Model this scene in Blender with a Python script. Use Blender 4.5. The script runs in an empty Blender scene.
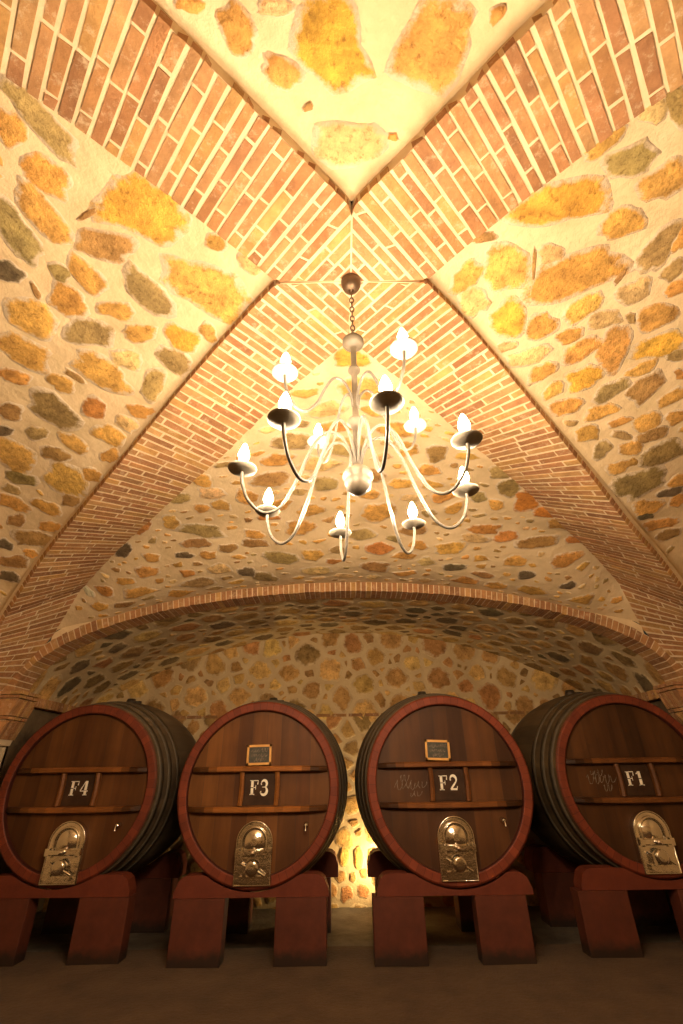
import bpy, bmesh, math, random
from mathutils import Vector, Matrix
sc = bpy.context.scene
COL = sc.collection
R = random.Random(7)
PI = math.pi

# ------------------------------------------------------------------ scene settings
sc.view_settings.view_transform = 'Standard'
sc.view_settings.look = 'None'
sc.view_settings.exposure = 2.2
sc.view_settings.gamma = 1.0
sc.view_settings.use_curve_mapping = False
try:
    sc.cycles.max_bounces = 10
    sc.cycles.diffuse_bounces = 5
    sc.cycles.sample_clamp_indirect = 6.0
except Exception:
    pass
w = bpy.data.worlds.new('cellar_air'); sc.world = w; w.use_nodes = True
w.node_tree.nodes['Background'].inputs[0].default_value = (1.0, 0.7, 0.4, 1)
w.node_tree.nodes['Background'].inputs[1].default_value = 0.01

# ------------------------------------------------------------------ camera
PITCH, ROLL, EYE = math.radians(29.6), math.radians(0.8), 1.5
cam_d = bpy.data.cameras.new('camera'); cam = bpy.data.objects.new('camera', cam_d); COL.objects.link(cam)
cam_d.sensor_fit = 'VERTICAL'; cam_d.sensor_height = 36.0; cam_d.lens = 455.0 / 1024 * 36.0
cam_d.clip_start = 0.02
rt = Vector((1, 0, 0)); fw = Vector((0, math.cos(PITCH), math.sin(PITCH))); up = Vector((0, -math.sin(PITCH), math.cos(PITCH)))
r2 = rt * math.cos(ROLL) - up * math.sin(ROLL); u2 = rt * math.sin(ROLL) + up * math.cos(ROLL)
M = Matrix.Identity(4)
for i in range(3):
    M[i][0] = r2[i]; M[i][1] = u2[i]; M[i][2] = -fw[i]
M[2][3] = EYE
cam.matrix_world = M
sc.camera = cam

# ------------------------------------------------------------------ materials
def new_mat(name):
    m = bpy.data.materials.new(name); m.use_nodes = True
    nt = m.node_tree; b = nt.nodes['Principled BSDF']
    return m, nt, b
def N(nt, kind, **kw):
    n = nt.nodes.new(kind)
    for k, v in kw.items():
        if k.startswith('i_'):
            key = k[2:]
            key = int(key) if key.isdigit() else key
            n.inputs[key].default_value = v
        else:
            setattr(n, k, v)
    return n
def noise_nodes(nt, scale, detail=4, rough=0.6, coord='Object', stretch=None):
    tc = N(nt, 'ShaderNodeTexCoord')
    src = tc.outputs[coord]
    if stretch:
        mp = N(nt, 'ShaderNodeMapping'); mp.inputs['Scale'].default_value = stretch
        nt.links.new(src, mp.inputs['Vector']); src = mp.outputs[0]
    n = N(nt, 'ShaderNodeTexNoise'); n.inputs['Scale'].default_value = scale
    n.inputs['Detail'].default_value = detail; n.inputs['Roughness'].default_value = rough
    nt.links.new(src, n.inputs['Vector'])
    return n
def ramp(nt, fac, stops):
    r = N(nt, 'ShaderNodeValToRGB')
    while len(r.color_ramp.elements) < len(stops):
        r.color_ramp.elements.new(0.5)
    for e, (p, c) in zip(r.color_ramp.elements, stops):
        e.position = p; e.color = (*c, 1)
    nt.links.new(fac, r.inputs[0])
    return r
def mult(nt, a, b, fac=1.0):
    m = N(nt, 'ShaderNodeMix', data_type='RGBA', blend_type='MULTIPLY')
    m.inputs[0].default_value = fac
    nt.links.new(a, m.inputs[6]); nt.links.new(b, m.inputs[7])
    return m.outputs[2]
def bump(nt, b, height, strength, dist=0.02):
    bp = N(nt, 'ShaderNodeBump'); bp.inputs['Strength'].default_value = strength; bp.inputs['Distance'].default_value = dist
    nt.links.new(height, bp.inputs['Height']); nt.links.new(bp.outputs[0], b.inputs['Normal'])

def tinted(name, lo, hi, nscale, rough, bstr, bscale, spots=None):
    """per-face tint attribute times a mottled noise"""
    m, nt, b = new_mat(name)
    at = N(nt, 'ShaderNodeAttribute', attribute_name='tint')
    n = noise_nodes(nt, nscale, 5, 0.65)
    r = ramp(nt, n.outputs['Fac'], [(0.3, lo), (0.7, hi)])
    c = mult(nt, at.outputs['Color'], r.outputs[0])
    if spots:
        n2 = noise_nodes(nt, spots[0], 3, 0.7)
        r2_ = ramp(nt, n2.outputs['Fac'], [(spots[1], spots[2]), (spots[1] + 0.12, (1, 1, 1))])
        c = mult(nt, c, r2_.outputs[0])
    nt.links.new(c, b.inputs['Base Color'])
    b.inputs['Roughness'].default_value = rough
    nb = noise_nodes(nt, bscale, 6, 0.7)
    bump(nt, b, nb.outputs['Fac'], bstr, 0.03)
    return m
def mottled(name, stops, nscale, rough=0.8, bstr=0.3, bscale=30, detail=5, metallic=0.0, stretch=None, bdist=0.02):
    m, nt, b = new_mat(name)
    n = noise_nodes(nt, nscale, detail, 0.62, stretch=stretch)
    r = ramp(nt, n.outputs['Fac'], stops)
    nt.links.new(r.outputs[0], b.inputs['Base Color'])
    b.inputs['Roughness'].default_value = rough; b.inputs['Metallic'].default_value = metallic
    if bstr:
        nb = noise_nodes(nt, bscale, 5, 0.65, stretch=stretch)
        bump(nt, b, nb.outputs['Fac'], bstr, bdist)
    return m

MT = {}
def stone_mat(name, mortar_lo, mortar_hi):
    """mottled stone whose edges are smeared over by the bedding mortar"""
    m, nt, b = new_mat(name)
    at = N(nt, 'ShaderNodeAttribute', attribute_name='tint'); rm = N(nt, 'ShaderNodeAttribute', attribute_name='rim')
    n = noise_nodes(nt, 8.0, 6, 0.68)
    r = ramp(nt, n.outputs['Fac'], [(0.28, (0.5, 0.45, 0.38)), (0.72, (1.45, 1.42, 1.32))])
    c = mult(nt, at.outputs['Color'], r.outputs[0])
    n2 = noise_nodes(nt, 30, 4, 0.7)
    r2_ = ramp(nt, n2.outputs['Fac'], [(0.33, (0.5, 0.42, 0.34)), (0.46, (1, 1, 1))])
    c = mult(nt, c, r2_.outputs[0], 0.8)
    n3 = noise_nodes(nt, 13, 5, 0.7); nm = noise_nodes(nt, 3.2, 5, 0.6)
    mo = ramp(nt, nm.outputs['Fac'], [(0.25, mortar_lo), (0.75, mortar_hi)])
    ad = N(nt, 'ShaderNodeMath', operation='MULTIPLY_ADD'); ad.inputs[1].default_value = 0.9
    nt.links.new(n3.outputs['Fac'], ad.inputs[0]); nt.links.new(rm.outputs['Fac'], ad.inputs[2])
    mr = N(nt, 'ShaderNodeMapRange'); mr.inputs['From Min'].default_value = 1.16; mr.inputs['From Max'].default_value = 1.36
    nt.links.new(ad.outputs[0], mr.inputs['Value'])
    mx = N(nt, 'ShaderNodeMix', data_type='RGBA'); nt.links.new(mr.outputs[0], mx.inputs[0]); nt.links.new(c, mx.inputs[6]); nt.links.new(mo.outputs[0], mx.inputs[7])
    nt.links.new(mx.outputs[2], b.inputs['Base Color']); b.inputs['Roughness'].default_value = 0.9
    nb = noise_nodes(nt, 24, 6, 0.72); bump(nt, b, nb.outputs['Fac'], 0.9, 0.03)
    return m
MT['stone'] = stone_mat('rubble_stone', (0.56, 0.43, 0.28), (0.74, 0.60, 0.43))
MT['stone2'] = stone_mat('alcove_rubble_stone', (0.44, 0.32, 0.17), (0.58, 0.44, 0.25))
def brick_mat():
    """fired clay, mottled, with lime from the joints smeared over it here and there"""
    m, nt, b = new_mat('clay_brick')
    at = N(nt, 'ShaderNodeAttribute', attribute_name='tint')
    n = noise_nodes(nt, 9.0, 6, 0.68); r = ramp(nt, n.outputs['Fac'], [(0.28, (0.68, 0.64, 0.6)), (0.72, (1.25, 1.25, 1.22))])
    c = mult(nt, at.outputs['Color'], r.outputs[0])
    n2 = noise_nodes(nt, 14, 6, 0.75)
    mr = N(nt, 'ShaderNodeMapRange'); mr.inputs['From Min'].default_value = 0.54; mr.inputs['From Max'].default_value = 0.74; mr.inputs['To Max'].default_value = 0.75
    nt.links.new(n2.outputs['Fac'], mr.inputs['Value'])
    mx = N(nt, 'ShaderNodeMix', data_type='RGBA'); mx.inputs[7].default_value = (0.62, 0.48, 0.31, 1)
    nt.links.new(mr.outputs[0], mx.inputs[0]); nt.links.new(c, mx.inputs[6]); nt.links.new(mx.outputs[2], b.inputs['Base Color'])
    b.inputs['Roughness'].default_value = 0.9
    nb = noise_nodes(nt, 34, 6, 0.7); bump(nt, b, nb.outputs['Fac'], 0.55, 0.02)
    return m
MT['brick'] = brick_mat()
MT['mortar'] = mottled('lime_mortar', [(0.25, (0.52, 0.38, 0.205)), (0.5, (0.66, 0.49, 0.285)), (0.8, (0.76, 0.59, 0.365))], 3.2, 0.92, 0.85, 11)
MT['rib_mortar'] = mottled('rib_lime_mortar', [(0.25, (0.56, 0.42, 0.25)), (0.8, (0.76, 0.61, 0.40))], 5.0, 0.92, 0.35, 40)
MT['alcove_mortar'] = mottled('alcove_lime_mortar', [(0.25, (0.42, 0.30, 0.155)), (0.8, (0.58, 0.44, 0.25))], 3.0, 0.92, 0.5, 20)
MT['floor'] = mottled('trodden_earth_floor', [(0.28, (0.053, 0.030, 0.015)), (0.5, (0.076, 0.044, 0.022)), (0.75, (0.103, 0.062, 0.031))], 3.4, 0.95, 0.9, 26, detail=12)
MT['slab'] = mottled('worn_concrete', [(0.3, (0.05, 0.036, 0.021)), (0.7, (0.13, 0.10, 0.065))], 3.5, 0.85, 0.6, 12, detail=8)
MT['shaded_wall'] = mottled('shaded_dark_plaster', [(0.3, (0.07, 0.045, 0.022)), (0.7, (0.15, 0.10, 0.05))], 4, 0.9, 0.5, 18)  # alcove shadow put into the colour, on top of a dark wall tone
MT['dark_joint'] = mottled('dark_dirt', [(0.3, (0.02, 0.014, 0.01)), (0.7, (0.04, 0.03, 0.02))], 8)

# ------------------------------------------------------------------ mesh helpers
class MB:
    """collects geometry (several material slots, a tint per face) for ONE mesh object"""
    def __init__(s): s.v = []; s.f = []; s.m = []; s.t = []; s.rim = {}; s.sm = []
    def add(s, verts, faces, mi=0, tint=(1, 1, 1), smooth=False):
        o = len(s.v); s.v.extend([tuple(p) for p in verts])
        for f in faces:
            s.f.append([o + i for i in f]); s.m.append(mi); s.t.append(tint); s.sm.append(smooth)
        return o
    def box(s, c, size, mi=0, tint=(1, 1, 1), rot=None, taper=None):
        x, y, z = [d / 2 for d in size]
        P = [Vector((sx * x, sy * y, sz * z)) for sz in (-1, 1) for sy in (-1, 1) for sx in (-1, 1)]
        if taper:
            P = [Vector((p.x * (taper if p.z > 0 else 1), p.y * (taper if p.z > 0 else 1), p.z)) for p in P]
        if rot is not None: P = [rot @ p for p in P]
        P = [p + Vector(c) for p in P]
        s.add(P, [(0, 2, 3, 1), (4, 5, 7, 6), (0, 1, 5, 4), (2, 6, 7, 3), (0, 4, 6, 2), (1, 3, 7, 5)], mi, tint)
    def hexa(s, P, mi=0, tint=(1, 1, 1), bottom=True):
        """P: 4 lower corners then 4 upper corners"""
        fs = [(0, 1, 2, 3), (4, 7, 6, 5), (0, 4, 5, 1), (1, 5, 6, 2), (2, 6, 7, 3), (3, 7, 4, 0)]
        s.add(P, fs, mi, tint)
    def grid(s, rows, mi=0, tint=(1, 1, 1), smooth=True, closed=False):
        n = len(rows[0]); vs = [p for r in rows for p in r]; fs = []
        for i in range(len(rows) - 1):
            for j in range(n if closed else n - 1):
                k = (j + 1) % n
                fs.append((i * n + j, i * n + k, (i + 1) * n + k, (i + 1) * n + j))
        s.add(vs, fs, mi, tint, smooth)
    def tube(s, pts, rad, seg=10, mi=0, tint=(1, 1, 1), cap=True):
        rad = rad if isinstance(rad, (list, tuple)) else [rad] * len(pts)
        pts = [Vector(p) for p in pts]; rows = []
        t0 = (pts[1] - pts[0]).normalized()
        n = t0.orthogonal().normalized()
        for i, p in enumerate(pts):
            t = (pts[min(i + 1, len(pts) - 1)] - pts[max(i - 1, 0)]).normalized()
            n = (n - t * n.dot(t)).normalized(); b = t.cross(n)
            rows.append([p + (n * math.cos(2 * PI * k / seg) + b * math.sin(2 * PI * k / seg)) * rad[i] for k in range(seg)])
        s.grid(rows, mi, tint, True, True)
        if cap:
            s.add(rows[0], [tuple(range(seg))[::-1]], mi, tint); s.add(rows[-1], [tuple(range(seg))], mi, tint)
    def lathe(s, prof, seg=32, mi=0, tint=(1, 1, 1), origin=(0, 0, 0), axis='Z', smooth=True):
        rows = []
        for r, h in prof:
            row = []
            for k in range(seg):
                a = 2 * PI * k / seg; c, d = r * math.cos(a), r * math.sin(a)
                p = (c, d, h) if axis == 'Z' else (c, h, d)
                row.append(Vector(p) + Vector(origin))
            rows.append(row)
        s.grid(rows, mi, tint, smooth, True)
    def build(s, name, mats, parent=None, loc=None):
        me = bpy.data.meshes.new(name); me.from_pydata(s.v, [], s.f); me.update()
        for m in (mats if isinstance(mats, (list, tuple)) else [mats]): me.materials.append(m)
        me.polygons.foreach_set('material_index', s.m)
        me.polygons.foreach_set('use_smooth', s.sm)
        a = me.attributes.new('tint', 'FLOAT_COLOR', 'FACE')
        flat = []
        for t in s.t: flat.extend((*t, 1.0))
        a.data.foreach_set('color', flat)
        if s.rim:
            ra_ = me.attributes.new('rim', 'FLOAT', 'POINT')
            ra_.data.foreach_set('value', [s.rim.get(i, 0.0) for i in range(len(s.v))])
        bm = bmesh.new(); bm.from_mesh(me)
        if getattr(s, 'fixn', True): bmesh.ops.recalc_face_normals(bm, faces=bm.faces)
        bm.to_mesh(me); bm.free()
        o = bpy.data.objects.new(name, me); COL.objects.link(o)
        if parent is not None: o.parent = parent
        if loc is not None: o.location = loc
        return o
def tag(o, label, cat, group=None, kind=None):
    o['label'] = label; o['category'] = cat
    if group: o['group'] = group
    if kind: o['kind'] = kind
    return o
def empty(name, loc, rz=0.0):
    o = bpy.data.objects.new(name, None); COL.objects.link(o); o.location = loc; o.rotation_euler = (0, 0, rz)
    o.empty_display_size = 0.1
    return o
def copy_tree(o, parent=None):
    c = o.copy(); COL.objects.link(c)
    if parent is not None: c.parent = parent
    for ch in list(o.children): copy_tree(ch, c)
    return c
def lerp(a, b, t): return a + (b - a) * t
def interp(tab, x):
    """smooth (Catmull-Rom) lookup in a table of (x, value)"""
    n = len(tab)
    if x <= tab[0][0]: return tab[0][1]
    if x >= tab[-1][0]: return tab[-1][1]
    for i in range(n - 1):
        if x <= tab[i + 1][0]: break
    x0, y0 = tab[i]; x1, y1 = tab[i + 1]
    h = x1 - x0; t = (x - x0) / h
    m0 = (y1 - tab[i - 1][1]) / (x1 - tab[i - 1][0]) if i > 0 else (y1 - y0) / h
    m1 = (tab[i + 2][1] - y0) / (tab[i + 2][0] - x0) if i + 2 < n else (y1 - y0) / h
    t2, t3 = t * t, t * t * t
    return (2 * t3 - 3 * t2 + 1) * y0 + (t3 - 2 * t2 + t) * h * m0 + (-2 * t3 + 3 * t2) * y1 + (t3 - t2) * h * m1

# ------------------------------------------------------------------ the vault: four diagonal brick ribs
CX, CY, CZ = 0.081, 1.81, 4.23          # crown of the vault
HW, S0, RA = 0.325, 0.325, math.radians(47)
# height of both edges of every rib along its length, then the two foot points on the piers
RIBS = {
 'FL': (-1, 1, [(0.325, 4.22), (0.7, 4.19), (1.43, 4.085), (2.31, 3.89), (3.2, 3.69), (4.07, 3.46), (4.9, 3.02)],
               [(0.325, 4.235), (0.8, 4.20), (1.39, 4.10), (1.88, 4.0), (2.53, 3.93), (3.15, 3.84), (3.73, 3.76), (4.3, 3.64), (4.9, 3.47)],
               [(-3.98, 5.16, 2.72), (-4.08, 5.25, 2.37)], [(-3.70, 5.78, 3.02), (-4.12, 5.80, 2.37)]),
 'FR': (1, 1, [(0.325, 4.21), (0.83, 4.19), (1.55, 4.01), (2.48, 3.74), (3.28, 3.46), (4.03, 3.30), (4.9, 2.98)],
              [(0.325, 4.235), (0.8, 4.20), (1.4, 4.12), (2.5, 3.99), (3.04, 3.92), (3.41, 3.83), (4.11, 3.72), (4.9, 3.50)],
              [(4.16, 5.16, 2.72), (4.25, 5.25, 2.37)], [(3.80, 5.78, 3.02), (4.20, 5.80, 2.37)]),
 'NL': (-1, -1, [(0.325, 4.24), (0.7, 4.27), (1.3, 4.27), (1.85, 4.23), (2.8, 4.0), (3.8, 3.6), (4.9, 2.95)],
                [(0.325, 4.21), (0.8, 4.22), (1.4, 4.20), (2.0, 4.12), (3.0, 3.85), (3.9, 3.5), (4.9, 2.95)],
                [(-4.0, -1.6, 2.72), (-4.1, -1.66, 2.37)], [(-3.55, -2.1, 2.72), (-3.6, -2.2, 2.37)]),
 'NR': (1, -1, [(0.325, 4.23), (0.7, 4.26), (1.3, 4.26), (1.85, 4.20), (2.8, 4.0), (3.8, 3.6), (4.9, 2.95)],
               [(0.325, 4.21), (0.8, 4.20), (1.4, 4.22), (2.0, 4.12), (3.0, 3.85), (3.9, 3.5), (4.9, 2.95)],
               [(4.16, -1.6, 2.72), (4.26, -1.66, 2.37)], [(3.71, -2.1, 2.72), (3.76, -2.2, 2.37)]),
}
def rib_edge(k, side, s):
    """side 0: edge towards the side wall, 1: edge towards the far / near wall"""
    sx, sy, zo, zi, eo, ei = RIBS[k]
    d = Vector((sx * math.sin(RA), sy * math.cos(RA), 0)); n = Vector((sx * math.cos(RA), -sy * math.sin(RA), 0))
    tab, sg, end = (zo, 1, eo) if side == 0 else (zi, -1, ei)
    def line(s_):
        p = Vector((CX, CY, 0)) + n * (sg * HW) + d * s_; p.z = interp(tab, s_); return p
    s0 = HW * math.tan(RA) if side == 0 else HW / math.tan(RA)      # where neighbouring ribs meet in a mitre
    if s < s0:
        return lerp(Vector((CX, CY, CZ)), line(s0), s / s0)
    if s <= 4.9: return line(s)
    a = line(4.9); e1, e2 = Vector(end[0]), Vector(end[1])
    l1, l2 = 0.55, 0.6
    if s <= 4.9 + l1: return lerp(a, e1, (s - 4.9) / l1)
    return lerp(e1, e2, min(1, (s - 4.9 - l1) / l2))
S_END = 6.05
def rib_pt(k, s, a):
    h = HW * min(s / S0, 1.0)
    A, B = rib_edge(k, 0, s), rib_edge(k, 1, s)
    t = 0.5 if h < 1e-6 else 0.5 + a / (2 * h)
    return lerp(A, B, t)
def rib_normal(k, s):
    A, B = rib_edge(k, 0, s), rib_edge(k, 1, s)
    C = (rib_edge(k, 0, min(s + .05, S_END)) + rib_edge(k, 1, min(s + .05, S_END))) / 2
    D = (rib_edge(k, 0, max(s - .05, 0.05)) + rib_edge(k, 1, max(s - .05, 0.05))) / 2
    n = (B - A).cross(C - D)
    if n.z < 0: n = -n
    if n.length < 1e-9: return Vector((0, 0, 1))
    return n.normalized()
BRICKS = [(0.378, 0.185, 0.070), (0.336, 0.155, 0.062), (0.420, 0.215, 0.087), (0.378, 0.198, 0.084), (0.315, 0.149, 0.064), (0.434, 0.244, 0.101), (0.364, 0.172, 0.076), (0.455, 0.254, 0.087)]
def brick_tint(k=1.0):
    c = R.choice(BRICKS); j = R.uniform(0.82, 1.15) * k
    return tuple(min(1, x * j) for x in c)
def make_rib(k, name):
    mb = MB(); TH = 0.10
    ss = [i * S_END / 110 for i in range(111)]
    rows = []
    for s in ss:
        n = rib_normal(k, max(s, 0.06)); A, B = rib_edge(k, 0, s), rib_edge(k, 1, s)
        rows.append([A + n * TH, A, lerp(A, B, .5), B, B + n * TH])
    mb.grid(rows, 0, (1, 1, 1), False)
    pitch, gap, s, i = 0.070, 0.0185, 0.02, 0
    while s < S_END - 0.03:
        pitch = 0.070 * R.uniform(.92, 1.09); gap = 0.0185 * R.uniform(.75, 1.3)
        s1 = min(s + pitch - gap, S_END)
        W2 = HW
        cuts = [[-W2, -0.03, 0.235, W2], [-W2, -0.215, 0.05, W2], [-W2, -0.10, 0.165, W2], [-W2, -0.26, 0.0, W2]][(i % 2) * 1 + (2 if R.random() < .35 else 0)]
        j0 = R.uniform(-.03, .03)
        cuts = [cuts[0]] + [c + j0 for c in cuts[1:-1]] + [cuts[-1]]
        for a0, a1 in zip(cuts[:-1], cuts[1:]):
            g = 0.0085
            l0 = a0 + (g if a0 > -W2 + .001 else 0); l1 = a1 - (g if a1 < W2 - .001 else 0)
            P = []
            for q in (s, s1):
                h = HW * min(q / S0, 1.0) - (0.008 if q < S0 else 0)
                h = max(h, 0.0)
                jq = R.uniform(-.0035, .0035) if s > .5 else 0
                P.append((q + jq, max(-h, min(h, l0)))); P.append((q - jq * .6, max(-h, min(h, l1 + jq))))
            if abs(P[2][1] - P[3][1]) < 0.012: continue
            jz = R.uniform(0.002, 0.006)
            pts = []
            for q, a in (P[0], P[1], P[3], P[2]):
                pts.append((rib_pt(k, q, a), rib_normal(k, max(q, .06)), a))
            lowr, upr = [], []
            for p, n, a in pts:
                ex = 0.0
                edge = abs(abs(a) - HW) < 1e-4
                lowr.append(p - n * jz); upr.append(p + n * (0.05 if edge else 0.02))
            if any(abs(abs(a) - HW) < 1e-4 for _, _, a in pts):
                ctr = sum((rib_pt(k, q, 0) for q, _ in P), Vector()) / 4
                for L in (lowr, upr):
                    for m_, (p, n, a) in enumerate(pts):
                        if abs(abs(a) - HW) < 1e-4:
                            out = (p - rib_pt(k, P[0][0], 0)); out = (rib_edge(k, 1, s) - rib_edge(k, 0, s)).normalized() * (1 if a > 0 else -1)
                            L[m_] = L[m_] + out * 0.006
            mb.hexa(lowr + upr, 1, brick_tint())
        s += pitch; i += 1
    return mb.build(name, [MT['rib_mortar'], MT['brick']])
for k, i, lab in (('FL', 1, 'brick vault rib falling to the far pier beside the cask marked F4'), ('FR', 2, 'brick vault rib falling to the far pier beside the cask marked F1'),
             ('NL', 3, 'brick vault rib over the viewer running up to the upper left of the picture'), ('NR', 4, 'brick vault rib over the viewer running up to the upper right of the picture')):
    tag(make_rib(k, 'trim_%d' % i), lab, 'vault rib', 'diagonal ribs of the vault', 'structure')

# ------------------------------------------------------------------ rubble stone: irregular blobs set in a mortar bed
TINTS = {'y': (0.671, 0.394, 0.103), 'Y': (0.760, 0.426, 0.071), 'o': (0.626, 0.341, 0.089), 'O': (0.693, 0.362, 0.066), 'g': (0.402, 0.283, 0.112),
         'G': (0.302, 0.213, 0.071), 'b': (0.402, 0.230, 0.080), 't': (0.716, 0.490, 0.234), 'r': (0.581, 0.256, 0.066), 'R': (0.615, 0.235, 0.037),
         'd': (0.168, 0.123, 0.066), 'w': (0.817, 0.779, 0.580)}
def stone_tint(c):
    j = R.uniform(0.9, 1.1); return tuple(min(1, x * j * R.uniform(.95, 1.05)) for x in TINTS[c])
def outline(rx, ry, ang, n=18, rough=0.15, rnd=R):
    pw = rnd.uniform(0.62, 0.95); ph = [rnd.uniform(0, 2 * PI) for _ in range(3)]
    pts = []
    for i in range(n):
        t = 2 * PI * i / n
        c, s = math.cos(t), math.sin(t)
        x = math.copysign(abs(c) ** pw, c); y = math.copysign(abs(s) ** pw, s)
        k = 1 + rough * (0.6 * math.sin(2 * t + ph[0]) + 0.6 * math.sin(3 * t + ph[1]) + 0.4 * math.sin(5 * t + ph[2])) + rnd.uniform(-.09, .09)
        x, y = x * rx * k, y * ry * k
        pts.append((x * math.cos(ang) - y * math.sin(ang), x * math.sin(ang) + y * math.cos(ang)))
    return pts
def add_stone(mb, mapper, ca, cb, poly, tint, h):
    """poly: outline offsets in surface coordinates; mapper(a, b) -> (point, normal out of the bed)"""
    n = len(poly); rows = []
    for k, hh in ((1.0, -0.008), (0.92, h * .12), (0.78, h * .6), (0.5, h * 1.0)):
        row = []
        for (dx, dy) in poly:
            p, nn = mapper(ca + dx * k, cb + dy * k)
            row.append(p + nn * (hh + R.uniform(-.3, .3) * h * (0 if hh < 0 else 0.5)))
        rows.append(row)
    o = len(mb.v)
    mb.grid(rows, 1, tint, True, True)
    for q, rv in enumerate((1.0, 0.93, 0.8, 0.45)):
        for i in range(n): mb.rim[o + q * n + i] = rv
    for i in range(n): mb.rim[len(mb.v) + i] = 0.45
    p, nn = mapper(ca, cb)
    mb.add(rows[-1] + [p + nn * h * 1.1], [(i, (i + 1) % n, n) for i in range(n)], 1, tint, True)
class Bed:
    """occupancy of one stretch of masonry, 1.5 cm cells, so that no two stones overlap"""
    def __init__(s, a0, a1, b0, b1, inside, res=0.02):
        s.a0, s.b0, s.res = a0, b0, res; s.na = int((a1 - a0) / res) + 1; s.nb = int((b1 - b0) / res) + 1
        s.g = bytearray(s.na * s.nb)
        for i in range(s.na):
            for j in range(s.nb):
                if not inside(a0 + (i + .5) * res, b0 + (j + .5) * res): s.g[i * s.nb + j] = 1
    def cells(s, ca, cb, poly, grow):
        q = [(ca + x * grow, cb + y * grow) for x, y in poly]
        lo_a = min(p[0] for p in q); hi_a = max(p[0] for p in q)
        out = []
        i0 = int((lo_a - s.a0) / s.res); i1 = int((hi_a - s.a0) / s.res)
        for i in range(i0, i1 + 1):
            x = s.a0 + (i + .5) * s.res; ys = []
            for k in range(len(q)):
                (x0, y0), (x1, y1) = q[k], q[(k + 1) % len(q)]
                if (x0 <= x) != (x1 <= x): ys.append(y0 + (y1 - y0) * (x - x0) / (x1 - x0))
            ys.sort()
            for ya, yb in zip(ys[::2], ys[1::2]):
                for j in range(int((ya - s.b0) / s.res), int((yb - s.b0) / s.res) + 1): out.append((i, j))
        return out
    def free(s, cs):
        for i, j in cs:
            if i < 0 or j < 0 or i >= s.na or j >= s.nb or s.g[i * s.nb + j]: return False
        return True
    def mark(s, cs):
        for i, j in cs:
            if 0 <= i < s.na and 0 <= j < s.nb: s.g[i * s.nb + j] = 1
def fill_bed(mb, bed, mapper, sizes, palette, tries, aspect, ang0, ang_j, grow, h, margin=0.0):
    """drop ever smaller stones into what is still free of the bed"""
    a1 = bed.a0 + bed.na * bed.res; b1 = bed.b0 + bed.nb * bed.res
    cnt = 0
    for sz, tr in zip(sizes, tries):
        for _ in range(tr):
            ca, cb = R.uniform(bed.a0, a1), R.uniform(bed.b0, b1)
            i, j = int((ca - bed.a0) / bed.res), int((cb - bed.b0) / bed.res)
            if i >= bed.na or j >= bed.nb or bed.g[i * bed.nb + j]: continue
            rx = sz * R.uniform(.8, 1.2); ry = rx / R.uniform(*aspect)
            poly = outline(rx, ry, ang0 + R.uniform(-ang_j, ang_j))
            cs = bed.cells(ca, cb, poly, grow + 0.014 / max(ry, .03))
            if not bed.free(cs): continue
            bed.mark(bed.cells(ca, cb, poly, 1.0))
            add_stone(mb, mapper, ca, cb, poly, stone_tint(R.choice(palette)), h * R.uniform(.7, 1.2))
            cnt += 1
    return cnt

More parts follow.
